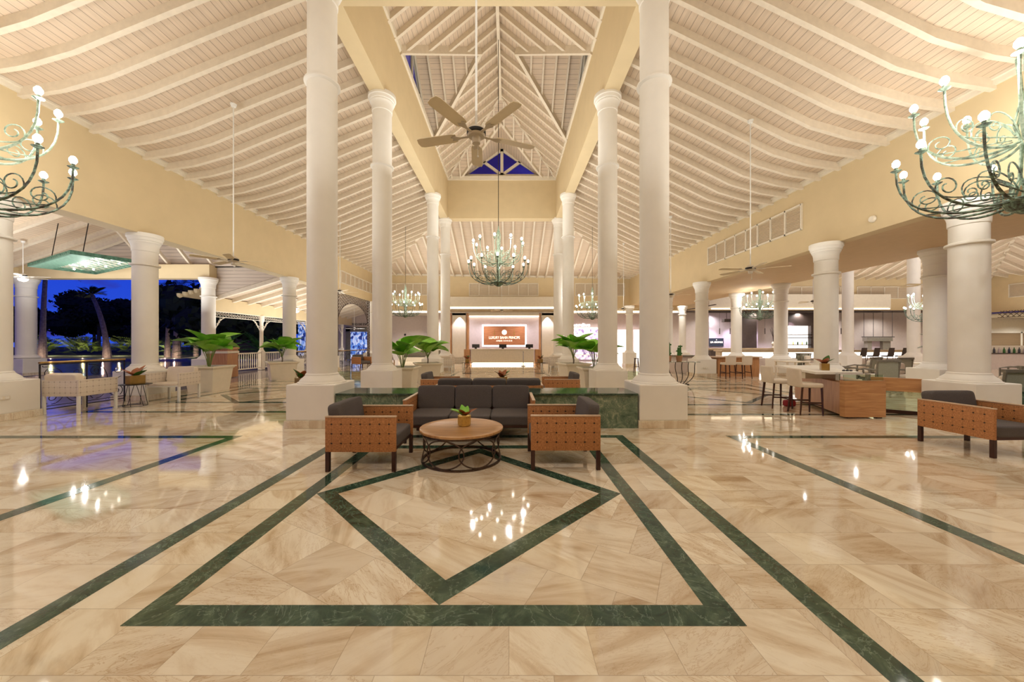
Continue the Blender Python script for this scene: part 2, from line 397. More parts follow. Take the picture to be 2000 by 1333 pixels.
# green inlaid strips
def ring(g, xa, ya, xb, yb, w=.16, h=.002):
    g.box(xa, ya, 0, xb, ya+w, h); g.box(xa, yb-w, 0, xb, yb, h); g.box(xa, ya+w, 0, xa+w, yb-w, h); g.box(xb-w, ya+w, 0, xb, yb-w, h)
xc, yc = -.425, 3.785
g = MB(); q = 1.606; g.box(xc-q, yc-q, 0, xc+q, yc+q, .001); struct(g.build('floor', 'marble_diag'))
g = MB(); ring(g, xc-1.766, yc-1.766, xc+1.766, yc+1.766)
o, i2 = q, q-.16*math.sqrt(2)
for k in range(4):
    a, b = k*PI/2, (k+1)*PI/2
    P = [(xc+o*math.cos(a), yc+o*math.sin(a)), (xc+o*math.cos(b), yc+o*math.sin(b)), (xc+i2*math.cos(b), yc+i2*math.sin(b)), (xc+i2*math.cos(a), yc+i2*math.sin(a))]
    g.prism(P, .0025)
struct(g.build('trim_1', 'green_marble'))
g = MB(); ring(g, xc-2.38, yc-2.38, xc+2.38, yc+2.38)
for sx in (-1, 1):
    xa, xb = sorted((xc+sx*4.13, xc+sx*9.4)); ring(g, xa, 1.2, xb, 6.13)
    ring(g, xa, 7.85 if sx > 0 else 8.15, xb, 13.6); ring(g, xa+.6, 9.1 if sx > 0 else 9.45, xb-.6, 12.6)
    ring(g, xa, 14.6, xb, 19.8)
    cx2 = (xa+xb)/2
    for k in range(4):
        a, b = k*PI/2, (k+1)*PI/2; o2 = 1.6
        P = [(cx2+r_*math.cos(t), 10.9+r_*.95*math.sin(t)) for r_, t in ((o2, a), (o2, b), (o2-.2, b), (o2-.2, a))]; g.prism(P, .0024)
ring(g, xc-2.38, 8.6, xc+2.38, 13.3); ring(g, xc-2.38, 14.6, xc+2.38, 19.4); ring(g, xc-2.38, 21.2, xc+2.38, 24.6)
struct(g.build('trim_2', 'green_marble'))
# walls under the eaves
def wall(name, x0, y0, z0, x1, y1, z1, mat='cream', holes=None):
    g = MB(); g.box(x0, y0, z0, x1, y1, z1); return struct(g.build(name, mat))
wall('wall_left', XL-.5, YN, BL, XL, YF, ZL)
wall('wall_right', XR, YN, BR, XR+.35, YF, ZR)
g = MB(); g.box(XR+.35, YN, BR, 13.6, YF, BR+.35); struct(g.build('ceiling', 'soffit'))
g = MB(); g.poly([(XL-.5, YF, 4.08), (XR+.35, YF, 4.08), (XR+.35, YF, ZR), (XL-.5, YF, ZL)]); g.poly([(XL-.5, YF+.3, 4.08), (XL-.5, YF+.3, ZL), (XR+.35, YF+.3, ZR), (XR+.35, YF+.3, 4.08)]); g.poly([(XL-.5, YF, 4.08), (XL-.5, YF+.3, 4.08), (XR+.35, YF+.3, 4.08), (XR+.35, YF, 4.08)])
struct(g.build('wall_far', 'cream'))
wall('wall_added_near', XL-.5, YN-.2, 0, XR+.35, YN, 9.6)  # unseen wall added behind the camera to keep light inside the hall
# crown trim at the eaves
g = MB(); g.box(XL, YN, ZL-.12, XL+.07, YF, ZL+.02); g.box(XL, YN, ZL-.03, XL+.12, YF, ZL+.03); struct(g.build('trim_3', 'white_trim'))
g = MB(); g.box(XR-.07, YN, ZR-.12, XR, YF, ZR+.02); g.box(XR-.12, YN, ZR-.03, XR, YF, ZR+.03); struct(g.build('trim_4', 'white_trim'))
g = MB(); g.beam((XL, YF-.04, ZL-.05), (XR, YF-.04, ZR-.05), .08, .14); struct(g.build('trim_5', 'white_trim'))
# sloped, rafted ceilings
def prof_z(prof, d):
    for (d0, z0), (d1, z1) in zip(prof, prof[1:]):
        if d <= d1+1e-9: return z0+(z1-z0)*(d-d0)/(d1-d0)
    return prof[-1][1]
def slope(O, e, dn, L, prof, k0=0, k1=0, spacing=.63, first=.3, zfun=None, mat='planks_u', w=.1, h=.19, name='ceiling', rmat='white_wood', thick=.04):
    O = Vector(O); e = Vector(e); dn = Vector(dn); D = prof[-1][0]; up = Vector((0,0,1))
    zf = zfun or (lambda s: 0)
    def P(s, d, dz=0):
        fade = max(0, 1-d/D); return O+e*s+dn*d+up*(prof_z(prof, d)+zf(s)*fade+dz)
    g = MB()
    for (d0, _), (d1, _) in zip(prof, prof[1:]):
        a0, b0, a1, b1 = k0*d0, L-k1*d0, k0*d1, L-k1*d1; n = 6
        for i in range(n):
            t, u = i/n, (i+1)/n
            qs = [(a0+(b0-a0)*t, d0), (a0+(b0-a0)*u, d0), (a1+(b1-a1)*u, d1), (a1+(b1-a1)*t, d1)]
            lo = [P(s_, d_) for s_, d_ in qs]; hi = [P(s_, d_, thick) for s_, d_ in qs]
            g.add(lo, [(0,1,2,3)]); g.add(hi, [(3,2,1,0)])
    deck = struct(g.build(name, mat))
    s = first
    while s < L-.05:
        dm = D
        if k0: dm = min(dm, s/k0)
        if k1: dm = min(dm, (L-s)/k1)
        if dm > .25:
            ds = [d for d, _ in prof if d < dm-1e-3]+[dm]
            vs = []; fs = []
            for d in ds:
                for sx in (-w/2, w/2):
                    p = P(s, d); vs.append(p+e*sx); vs.append(p+e*sx-up*h)
            for i in range(len(ds)-1):
                b = 4*i; fs += [(b, b+4, b+5, b+1), (b+2, b+3, b+7, b+6), (b+1, b+5, b+7, b+3), (b, b+2, b+6, b+4)]
            fs += [(0,1,3,2), (4*len(ds)-4, 4*len(ds)-2, 4*len(ds)-1, 4*len(ds)-3)]
            MB().add(vs, fs).build('rafter', rmat, deck)
        s += spacing
    return deck
def mkprof(z0, z1, D, a=.9, sa=.15, b=1.9, sb=.29):
    return [(0, z0), (a, z0+a*sa), (b, z0+a*sa+(b-a)*sb), (D, z1)]
DL = BX[0]-XL; DR = XR-BX[3]; DF = YF-21.1
slope((XL, YN, 0), (0,1,0), (1,0,0), YF-YN, mkprof(ZL, ZROOF, DL), 0, DF/DL, spacing=.635, first=.25)
slope((XR, YN, 0), (0,1,0), (-1,0,0), YF-YN, mkprof(ZR, ZROOF, DR), 0, DF/DR, spacing=.635, first=.25)
slope((XL, YF, 0), (1,0,0), (0,-1,0), XR-XL, mkprof(ZL, ZROOF, DF), DL/DF, DR/DF, spacing=.635, first=.3, zfun=lambda s: -(ZL-ZR)*s/(XR-XL), mat='planks_v')
g = MB(); g.beam((XL, YF, ZL-.05), (BX[0], 21.1, ZROOF-.08), .14, .22); struct(g.build('trim_6', 'white_wood'))
g = MB(); g.beam((XR, YF, ZR-.05), (BX[3], 21.1, ZROOF-.08), .14, .22); struct(g.build('trim_7', 'white_wood'))
g = MB(); g.box(BX[0], YN, ZROOF, BX[3], 7.0, ZROOF+.05); struct(g.build('ceiling', 'planks_u'))
# nave box beams
wall('wall_nave_left', BX[0], 6.9, ZB, BX[1], 21.1, ZT)
wall('wall_nave_right', BX[2], 6.9, ZB, BX[3], 21.1, ZT)
wall('wall_nave_near', BX[1], 6.98, ZB, BX[2], Y1, ZT)
wall('wall_nave_far', BX[1], Y2, ZB, BX[2], 21.1, ZT)
g = MB()
g.box(BX[1], Y1, ZT-.16, BX[1]+.07, Y2, ZT+.03); g.box(BX[2]-.07, Y1, ZT-.16, BX[2], Y2, ZT+.03); g.box(BX[1], Y2-.07, ZT-.2, BX[2], Y2, ZT+.03)
struct(g.build('trim_8', 'white_trim'))
# nave roof with a dormer each side and one at the far end
H = (BX[2]-BX[1])/2; RZ = 13.7; pt = (RZ-ZT)/H; YA, YB_, YM, DD = 11.5, 16.6, 14.05, 2.4; hipn, hipf = 10.66, 17.5
def nave_side(sx):
    xe = X0+sx*H
    def P(y, d, dz=0): return (xe-sx*d, y, ZT+pt*d+dz)
    outline = [(Y1,0),(YA,0),(YM,DD),(YB_,0),(Y2,0),(hipf,H),(hipn,H)]
    tris = [(0,1,6),(1,2,6),(2,5,6),(2,3,4),(2,4,5)]
    g = MB(); g.add([P(*q) for q in outline], tris); g.add([P(*q, .05) for q in outline], tris)
    deck = struct(g.build('ceiling', 'planks_u'))
    y = Y1+.35
    while y < Y2-.2:
        d0 = 0
        if YA < y < YM: d0 = DD*(y-YA)/(YM-YA)
        elif YM <= y < YB_: d0 = DD*(YB_-y)/(YB_-YM)
        d1 = H
        if y < hipn: d1 = H*(y-Y1)/(hipn-Y1)
        if y > hipf: d1 = H*(Y2-y)/(Y2-hipf)
        if d1-d0 > .2:
            a = Vector(P(y, d0)); b = Vector(P(y, d1)); vs = [a+Vector((0,-.05,0)), a+Vector((0,.05,0)), b+Vector((0,.05,0)), b+Vector((0,-.05,0))]
            vs += [v-Vector((0,0,.2)) for v in vs]
            MB().add(vs, [(0,1,2,3),(7,6,5,4),(0,4,5,1),(1,5,6,2),(2,6,7,3),(3,7,4,0)]).build('rafter', 'white_wood', deck)
        y += .62
    # trimmers round the dormer opening
    g = MB()
    for y0 in (YA, YB_): g.beam(Vector(P(y0, 0))-Vector((0,0,.1)), Vector(P(YM, DD))-Vector((0,0,.1)), .12, .26)
    g.build('trimmer', 'white_wood', deck)
    # dormer slopes, running out over the beam to its own gable window
    xg = X0+sx*(H+.3); zr = ZT+pt*DD; xi = xe-sx*DD
    for s2, ye in ((1, YB_), (-1, YA)):
        g = MB(); g.poly([(xg, YM, zr), (xi, YM, zr), (xe, ye, ZT), (xg, ye, ZT)]); g.poly([(xg, ye, ZT+.06), (xe, ye, ZT+.06), (xi, YM, zr+.06), (xg, YM, zr+.06)])
        dk = struct(g.build('ceiling', 'planks_v'))
        k = 0; xx = xg-sx*.1
        while abs(xx-xg) < abs(xi-xg)-.15:
            t = max(0, min(1, (sx*(xe-xx))/DD)) if sx*(xx-xe) < 0 else 0
            ylo = ye+(YM-ye)*t; zlo = ZT+(zr-ZT)*t
            if abs(YM-ylo) > .2: g = MB(); g.beam((xx, ylo, zlo-.07), (xx, YM, zr-.07), .07, .14); g.build('rafter', 'white_wood', dk)
            xx -= sx*.5
    n = '1' if sx < 0 else '2'
    g = MB()
    for a, b in (((xg, YA, ZT), (xg, YM, zr)), ((xg, YM, zr), (xg, YB_, ZT)), ((xg, YA, ZT+.03), (xg, YB_, ZT+.03)), ((xg, YM, ZT), (xg, YM, zr)), ((xg, YM, ZT), (xg, YM+1.2, ZT+1.05)), ((xg, YM, ZT), (xg, YM-1.2, ZT+1.05))):
        g.beam(a, b, .09, .1)
    wf = struct(g.build('window_'+n, 'white_trim'))
    g = MB(); g.add([(xg+sx*.02, YA, ZT), (xg+sx*.02, YB_, ZT), (xg+sx*.02, YM, zr), (xg+sx*.03, YA, ZT), (xg+sx*.03, YB_, ZT), (xg+sx*.03, YM, zr)], [(0,1,2),(5,4,3),(0,3,4,1),(1,4,5,2),(2,5,3,0)]); g.build('pane', 'pane', wf)
nave_side(-1); nave_side(1)
for (ye, ya, far) in ((Y2, hipf, 1), (Y1, hipn, 0)):
    pf = (RZ-ZT)/abs(ye-ya); sg = 1 if far else -1
    def P(x, d, dz=0): return (x, ye-sg*d, ZT+pf*d+dz)
    wd, dd = 2.35, 2.15
    g = MB()
    if far:
        Dp = abs(ye-ya); pts = [P(BX[1],0), P(X0-wd,0), P(X0,dd), P(X0+wd,0), P(BX[2],0), P(X0,Dp)]; tr = [(0,1,5),(1,2,5),(2,3,5),(3,4,5)]
    else:
        Dp = abs(ye-ya); pts = [P(BX[1],0), P(BX[2],0), P(X0,Dp)]; tr = [(0,1,2)]
    g.add(pts, tr); g.add([(p[0],p[1],p[2]+.05) for p in pts], tr)
    dk = struct(g.build('ceiling', 'planks_v'))
    x = BX[1]+.25
    while x < BX[2]-.1:
        off = abs(x-X0); d0 = dd*(1-off/wd) if (far and off < wd) else 0; d1 = Dp*(1-off/H)
        if d1-d0 > .15: g = MB(); a = Vector(P(x, d0)); b = Vector(P(x, d1)); g.beam(a-Vector((0,0,.07)), b-Vector((0,0,.07)), .08, .16); g.build('rafter', 'white_wood', dk)
        x += .5
    g = MB(); g.beam(P(BX[1],0), P(X0,Dp), .12, .2); g.beam(P(BX[2],0), P(X0,Dp), .12, .2); g.build('hip_rafter', 'white_wood', dk)
    if far:
        g = MB(); g.beam(P(X0-wd,0), P(X0,dd), .12, .22); g.beam(P(X0+wd,0), P(X0,dd), .12, .22); g.build('valley_rafter', 'white_wood', dk)
        zr = ZT+pf*dd; yg = Y2+.35
        for s2 in (-1, 1):
            g = MB(); g.poly([(X0+s2*wd, Y2, ZT), (X0, Y2-dd, zr), (X0, yg, zr), (X0+s2*wd, yg, ZT)]); struct(g.build('ceiling', 'planks_u'))
        g = MB(); wz = ZT+.25
        tp = zr-.05
        for a, b, t_ in (((X0-wd, yg, wz), (X0+wd, yg, wz), .1), ((X0-wd-.05, yg, wz-.1), (X0, yg, tp), .22), ((X0+wd+.05, yg, wz-.1), (X0, yg, tp), .22), ((X0, yg, wz), (X0, yg, tp), .17), ((X0, yg, wz), (X0-1.2, yg, wz+.88), .16), ((X0, yg, wz), (X0+1.2, yg, wz+.88), .16)):
            g.beam(a, b, .1, t_, (0,-1,.01)) if False else g.beam(a, b, t_, .1, (0,1,0))
        g.box(X0-wd-.2, yg-.12, ZT, X0+wd+.2, yg+.05, ZT+.22)
        wf = struct(g.build('window_3', 'white_trim'))
        g = MB(); g.add([(X0-wd, yg+.03, wz), (X0+wd, yg+.03, wz), (X0, yg+.03, tp), (X0-wd, yg+.04, wz), (X0+wd, yg+.04, wz), (X0, yg+.04, tp)], [(0,1,2),(5,4,3),(0,3,4,1),(1,4,5,2),(2,5,3,0)]); g.build('pane', 'pane', wf)
g = MB(); g.box(X0-.06, hipn, RZ-.28, X0+.06, hipf, RZ-.02); struct(g.build('trim_9', 'white_wood'))
# ---------------------------------------------------------------- left pavilion over the terrace
def pav(x): return 13.355+.35*x
slope((-23.6, 1, 0), (0,1,0), (1,0,0), 16.4, [(0, pav(-23.6)), (12.9, pav(-10.7))], 0, 0, spacing=1.0, first=.6, h=.22, w=.14)
g = MB(); g.beam((-23.6, 17.25, pav(-23.6)-.16), (-10.75, 17.25, pav(-10.75)-.16), .2, .42); struct(g.build('trim_10', 'white_wood'))
g = MB(); vs = [(-23.6, 17.45, 5.3), (-10.72, 17.45, 5.3), (-10.72, 17.45, pav(-10.72)), (-23.6, 17.45, pav(-23.6)), (-23.6, 17.55, 5.3), (-10.72, 17.55, 5.3), (-10.72, 17.55, pav(-10.72)), (-23.6, 17.55, pav(-23.6))]
g.add(vs, [(0,1,2,3),(7,6,5,4),(0,4,5,1),(1,5,6,2),(2,6,7,3),(3,7,4,0)]); struct(g.build('wall_gable', 'siding'))
wall('wall_pavilion', -24.2, 17.1, 4.66, -14.3, 17.55, 5.32)
g = MB()
for k in range(6): x = -17.5+k*1.05; g.beam((x, 17.42, 5.32), (x+.1, 15.9, 6.6), .09, .14)
struct(g.build('trim_11', 'white_wood'))
wall('wall_terrace', -24.2, 1, 4.66, -23.4, 17.55, 5.2)
# porch beyond the terrace
def por(x): return 3.89+.306*(x+14.4)
slope((-14.75, 17.6, 0), (0,1,0), (1,0,0), 15.5, [(0, por(-14.75)), (4.05, por(-10.7))], 0, 0, spacing=1.1, first=.1, h=.2, w=.16)
g = MB(); vs = [(-14.4, 17.56, por(-14.4)), (-10.72, 17.56, por(-10.72)), (-10.72, 17.56, 5.4), (-14.4, 17.56, 5.4)]; vs += [(x, y+.08, z) for x, y, z in vs]
g.add(vs, [(0,1,2,3),(7,6,5,4),(0,4,5,1),(1,5,6,2),(2,6,7,3),(3,7,4,0)]); struct(g.build('wall_porch_gable', 'siding'))
wall('wall_porch', -14.75, 17.6, 3.15, -14.45, 33, 3.82)
# back walls and the shop bays
wall('wall_back_left', -17.6, 33, 0, -6.2, 33.2, 7, 'grey_mauve')
wall('wall_back_middle', -6.2, 30.4, 0, 4.6, 30.6, 4.4, 'grey_mauve')
wall('wall_back_right', 4.6, 31.2, 0, 13.4, 31.4, 4.4, 'mauve')
g = MB(); g.box(XL-.4, YF+.3, 4.06, 13.4, 33.2, 4.2); struct(g.build('ceiling', 'white_trim'))
wall('wall_link', XR+.35, YF, 4.06, 13.4, YF+.3, 4.8)
wall('wall_bar', 13.4, 29.6, 0, 38, 29.8, 4.6, 'grey_mauve')
wall('wall_hall_right_end', 13.3, YF, 4.08, 37.3, YF+.25, 6.62)
g = MB(); g.box(13.4, YF+.25, 4.06, 38, 29.8, 4.2); struct(g.build('ceiling', 'dark_brown'))
wall('wall_lounge', 37, 3, 3.9, 37.3, YF, 6.6)
wall('wall_lounge_side', 48, -5.2, 0, 48.2, 31, 6.6, 'cream')
wall('wall_lounge_near', XR+.35, -5.2, 0, 48, -5, 6.6, 'cream')
wall('wall_lounge_far_side', 37, 31, 0, 60, 31.2, 6.6, 'white_trim')
LP = [(0, 6.6), (1.0, 6.78), (9, 10.2)]
slope((13.5, YF, 0), (1,0,0), (0,-1,0), 23.5, LP, 0, 1.0, spacing=.8, first=.4, mat='planks_v', h=.2, w=.12)
slope((37, 3, 0), (0,1,0), (-1,0,0), YF-3, LP, 0, 1.0, spacing=.8, first=.4, h=.2, w=.12)
g = MB(); g.box(13.5, 1, 10.2, 29, 19, 10.25); struct(g.build('ceiling', 'planks_u'))
g = MB(); g.beam((37, YF, 6.5), (28, YF-9, 10.1), .15, .24); struct(g.build('trim_12', 'white_wood'))
# ---------------------------------------------------------------- columns
def column(x, y, ztop, zring, label, group, r=.275, ph=.81, pw=.45, skirt=True):
    t = empty('column', (x, y, 0), 0, label, 'column', group)
    zt = ztop; k = r/.275
    prof = [(pw*.97, ph), (pw*.97, ph+.015), (pw*.9, ph+.03), (.40*k, ph+.045), (.375*k, ph+.08), (.32*k, ph+.125), (.30*k, ph+.15), (.30*k, ph+.17), (r, ph+.19), (r, zring-.04), (r+.015, zring-.035), (r+.05, zring-.02), (r+.055, zring), (r+.05, zring+.02), (r+.015, zring+.035), (r-.005, zring+.04),
            (r-.005, zt-.5), (r+.01, zt-.49), (r+.012, zt-.46), (r+.015, zt-.36), (r+.03, zt-.30), (r+.055, zt-.25), (r+.06, zt-.245), (r+.06, zt-.21), (r+.08, zt-.20), (r+.095, zt-.13), (r+.10, zt-.125), (r+.115, zt-.11), (r+.115, zt-.01), (r+.11, zt)]
    MB().lathe(prof, seg=40).build('shaft', 'plaster', t, True, 30)
    MB().rbox(-pw, -pw, .14 if skirt else 0, pw, pw, ph, .02).build('plinth', 'plaster', t)
    if skirt: MB().rbox(-pw-.022, -pw-.022, 0, pw+.022, pw+.022, .145, .006).build('baseboard', 'marble_tile', t)
    return t
NG = 'tall columns along the nave'
NL = {-1: 'left', 1: 'right'}
for sx in (-1, 1):
    x = X0+sx*3.285; s = NL[sx]
    column(x, 7.1, ZB+.05, 6.7, f'tallest white column at the {s} end of the green marble bench wall', NG)
    column(x, 10.45, ZB+.05, 6.7, f'tall white column second from the front on the {s} of the nave', NG)
    column(x, 17.4, ZB+.05, 6.7, f'slim-looking tall column third from the front on the {s} of the nave', NG)
    column(x, 20.85, ZB+.05, 6.7, f'farthest tall column on the {s} below the end of the roof lantern', NG)
SG = 'short columns under the side walls'
for y, s in ((7.4, 'white column cut by the left edge of the photo, big plinth'), (10.2, 'short white column behind the white armchair facing the camera, far left'), (16.9, 'short white column beside the far left planter with broad leaves'), (20.5, 'short white column hidden behind the tall left front column'), (26.9, 'far short column at the far left corner of the hall')):
    column(-10.35 if y > 8 else -10.7, y, BL+.02, BL-.85, s, SG)
for x, y, s in ((9.3, 7.25, 'broad white column at right, woven armchair in front of its plinth'), (9.2, 10.4, 'short white column rising behind the stone-topped counter'), (9.2, 17.1, 'short white column beside the two bar stools facing away'), (9.25, 20.9, 'short white column behind the glass table with cactus pots')):
    column(x, y, BR+.02, BR-.85, s, SG)
for x, y, s in ((13.2, 7.2, 'white column of the outer row, out at the right edge'), (13.0, 10.9, 'white column half hidden behind the broad right column'), (13.2, 17.4, 'white column just right of the hanging chandelier over the far lounge'), (13.2, 20.8, 'white column just left of the hanging chandelier over the far lounge')):
    column(x, y, BR+.02, BR-.85, s, 'columns of the second row at right')
for x, y, s in ((20.8, 22, 'tall white lounge column with the grey armchairs at its foot'), (23.6, 20.9, 'tall white lounge column near the hanging fan and palm leaves')):
    column(x, y, 10.1, 7.8, s, 'tall columns in the lounge')
column(-23.3, 17.3, 4.7, 3.8, 'white terrace column at the left end of the view of the night garden', 'terrace columns', .33)
column(-14.5, 17.3, 4.7, 3.8, 'white terrace column between the night garden and the porch', 'terrace columns')
for x, y, s in ((8.2, 24.4, 'small white column in front of the glowing shop display'), (11.9, 24.6, 'small white column left of the dark doorway')):
    column(x, y, 4.08, 3.5, s, 'small columns near the shop', .22, .9, .36)
# ---------------------------------------------------------------- wall grilles
def grille(cx, cy, z0, z1, wid, n, ax, label, mat='louvre'):
    t = empty('wall_vent', (cx, cy, z0), 0 if ax == 'y' else R(90), label, 'vent', 'louvred vents high on the walls')
    g = MB(); h = z1-z0; fw = .05
    g.box(-wid/2, -.05, -fw, wid/2, 0, 0); g.box(-wid/2, -.05, h, wid/2, 0, h+fw)
    for k in range(n+1): x = -wid/2+wid*k/n; g.box(x-.025, -.05, -fw, x+.025, 0, h+fw)
    g.build('frame', 'white_trim', t)
    g = MB()
    for k in range(n):
        xa = -wid/2+wid*k/n+.025; xb = -wid/2+wid*(k+1)/n-.025; m_ = max(3, int(h/.05))
        for j in range(m_):
            zz = h*(j+.5)/m_; g.add([(xa, -.035, zz-.02), (xb, -.035, zz-.02), (xb, -.005, zz+.02), (xa, -.005, zz+.02)], [(0,1,2,3)])
    g.build('louvre', 'white_trim', t)
    MB().box(-wid/2, -.006, 0, wid/2, -.001, h).build('backing', 'soffit', t)
    return t
t = grille(XR, 13.95, 5.2, 5.93, 5.3, 8, 'x', 'long louvred vent of eight panels on the right upper wall'); t.rotation_euler = (0,0,R(-90))
t = grille(XL, 24.3, 5.25, 5.93, 5.2, 8, 'x', 'long louvred vent on the left upper wall near the far corner'); t.rotation_euler = (0,0,R(90))
grille(-.4, YF, 5.2, 6.1, 5.3, 7, 'y', 'louvred vent centred above the reception canopy')
grille(-7.7, YF, 5.25, 6.1, 3.2, 5, 'y', 'louvred vent on the far wall left of the reception')
grille(7.0, YF, 5.2, 6.1, 3.8, 5, 'y', 'louvred vent on the far wall right of the reception')
grille(24.0, YF, 5.0, 5.85, 5.0, 5, 'y', 'darker louvred vent on the far wall of the lounge, left one')
grille(29.4, YF, 5.0, 5.85, 5.2, 5, 'y', 'pale louvred vent on the far wall of the lounge, right one')
t = grille(37, 22.5, 4.95, 5.85, 8, 8, 'x', 'louvred vent on the right wall of the lounge'); t.rotation_euler = (0,0,R(-90))
o = MB().lathe([(.001,-.05),(.07,-.05),(.09,0),(.001,.0)], seg=16).build('smoke_detector', 'white_trim', None, True); o.location = (XR-.01, 9.1, 4.73); o.rotation_euler = (0, R(90), 0)
tag(o, 'small round white detector on the right wall above the broad column', 'smoke detector')
# ================================================================ GREEN BENCH WALLS, GLASS SCREENS
def bench(x0, x1, y0, y1, label):
    t = empty('bench_wall', ((x0+x1)/2, (y0+y1)/2, 0), 0, label, 'bench wall'); a = (x1-x0)/2; b = (y1-y0)/2
    n = max(2, round((x1-x0)/1.05)); g = MB()
    for k in range(n):
        xa = -a+2*a*k/n; xb = -a+2*a*(k+1)/n; g.box(xa+.002, -b, 0, xb-.002, b, .615)
    g.build('base', 'green_granite', t)
    MB().rbox(-a-.0, -b-.03, .615, a, b+.03, .65, .006).build('top_slab', 'green_marble', t); return t
bench(X0-3.285+.48, X0+3.285-.48, 6.66, 7.45, 'low green marble bench wall between the two tallest columns')
bench(9.85, 14.5, 6.8, 7.5, 'low green marble wall behind the woven armchair at the right edge')
for sx, s in ((-1, 'left'), (1, 'right')):
    t = empty('glass_screen', (X0+sx*(3.285+(.45+.55)), 10.1, 0), 0, f'low greenish glass screen beside the second tall column on the {s}', 'screen')
    MB().box(-.55, -.008, .05, .55, .008, .78).build('glass_panel', 'green_glass', t)
    MB().box(-.55, -.02, 0, .55, .02, .05).build('base_rail', 'steel', t)
# ================================================================ WOVEN ARMCHAIRS AND SOFAS
def woven_seat(name, loc, rz, label, cat, W=.82, D=.87, nc=1, zs=.44, zc=.82, group=None, frame='rattan', leg='dark_wood', cush='charcoal_fabric', lz=.245, tz=.685):
    t = empty(name, loc, rz, label, cat, group); a = W/2; b = D/2; th = .045
    for s in (-1, 1):
        g = MB(); g.rbox(s*a-(th if s > 0 else 0), -b, lz, s*a+(0 if s > 0 else th), b, tz-.012, .008, 2); arm = g.build('arm', frame, t, True)
        MB().rbox(s*a-(th+.004 if s > 0 else -.004+.008), -b-.004, tz-.014, s*a+(.004 if s > 0 else th+.004), b, tz+.004, .004, 1).build('arm_rail', 'rail_wood' if frame == 'rattan' else frame, arm)
    g = MB(); g.rbox(-a+th, b-th, lz, a-th, b, tz, .008, 2); g.build('back_panel', frame, t, True)
    for sx in (-1, 1):
        for sy in (-1, 1):
            g = MB(); cx = sx*(a-.026); cy = sy*(b-.026); g.rbox(cx-.025, cy-.025, 0, cx+.025, cy+.025, lz+.02, .004, 1); g.build('leg', leg, t)
    g = MB(); g.box(-a+th, -b+.02, lz, a-th, b-th, lz+.04); g.build('seat_frame', leg, t)
    wi = (W-2*th-.01)/nc
    for k in range(nc):
        x0 = -W/2+th+.005+wi*k
        MB().cushion(x0+.001, -b+.01, lz+.03, x0+wi-.001, b-.16, zs, 11, 12).build('seat_cushion', cush, t, True, 80)
        M = Matrix.Translation((0, b-.13, zs-.03)) @ Matrix.Rotation(R(-9), 4, 'X')
        MB().cushion(x0+.002, -.085, 0, x0+wi-.002, .085, zc-zs+.04, 9, 12, M).build('back_cushion', cush, t, True, 80)
    return t
woven_seat('woven_armchair', (-1.83, 4.82, 0), R(90), 'woven rattan armchair left of the round table, facing right', 'armchair')
woven_seat('woven_armchair', (.71, 4.88, 0), R(-90), 'woven rattan armchair right of the round table, facing left', 'armchair')
woven_seat('woven_sofa', (-.63, 6.09, 0), 0, 'three-seat woven sofa with dark grey cushions against the near side of the bench wall', 'sofa', 2.09, .88, 3)
woven_seat('woven_sofa', (-.42, 8.05, 0), R(180), 'dark grey sofa beyond the bench wall, only its cushion tops showing', 'sofa', 2.3, .88, 3)
woven_seat('woven_armchair', (-1.75, 9.25, 0), R(90), 'woven armchair beyond the bench wall on the left, facing right', 'armchair')
woven_seat('woven_armchair', (1.32, 9.25, 0), R(-90), 'woven armchair beyond the bench wall on the right, facing left', 'armchair')
woven_seat('woven_armchair', (7.07, 5.39, 0), R(2), 'woven armchair facing the camera at the right edge before the broad column', 'armchair', .84, .9)
woven_seat('woven_armchair', (-9.3, 22.6, 0), R(60), 'far woven armchair by the iron railing under the lattice arch, nearer one', 'armchair')
woven_seat('woven_armchair', (-8.9, 25.0, 0), R(100), 'far woven armchair by the iron railing under the lattice arch, farther one', 'armchair')
for (x, y, rz, l) in ((-9.9, 8.3, 180, 'white strap armchair seen from behind, by the iron railing at left'), (-9.3, 9.95, 8, 'white strap armchair facing the camera in front of the short column'),
                      (-3.3, 18.6, 180, 'far white armchair left of the aisle to the reception desk'), (-2.9, 20.0, 90, 'farther white armchair left of the aisle to the reception desk'),
                      (2.5, 18.6, 180, 'far white armchair right of the aisle to the reception desk'), (2.2, 20.0, -90, 'farther white armchair right of the aisle to the reception desk')):
    woven_seat('strap_armchair', (x, y, 0), R(rz), l, 'armchair', .82, .8, 1, .5, .90, 'white strap armchairs', 'strap_weave', 'white_metal', 'leather_white', .40, .76)
# ================================================================ ROUND COFFEE TABLE WITH RINGED BASE
def circle_pts(r, n=40, c=(0,0,0)): return [(c[0]+r*math.cos(2*PI*k/n), c[1]+r*math.sin(2*PI*k/n), c[2]) for k in range(n+1)]
t = empty('coffee_table', (-.65, 4.93, 0), 0, 'round wooden coffee table on a bronze base of interlocking rings', 'table')
MB().lathe([(.001,.405),(.55,.405),(.565,.41),(.568,.435),(.56,.442),(.47,.4425),(.468,.4415),(.001,.4415)], seg=64).build('tabletop', 'table_wood', t, True)
def band(g, pts, hw, th):   # flat strap bent along a ring, broad side outward
    n = len(pts)
    for i in range(n-1): g.beam(pts[i], pts[i+1], th, hw)
g = MB(); band(g, circle_pts(.53, 48, (0,0,.012)), .022, .03); g.build('base_ring', 'bronze', t)
g = MB(); band(g, circle_pts(.53, 48, (0,0,.392)), .022, .02); g.build('top_ring', 'bronze', t)
def wrap_ring(phi, rz, rx, r=.53, zc=.20):
    pts = []
    for k in range(37):
        a = 2*PI*k/36; ph = phi+rx*math.cos(a)/r; pts.append((r*math.cos(ph), r*math.sin(ph), zc+rz*math.sin(a)))
    return pts
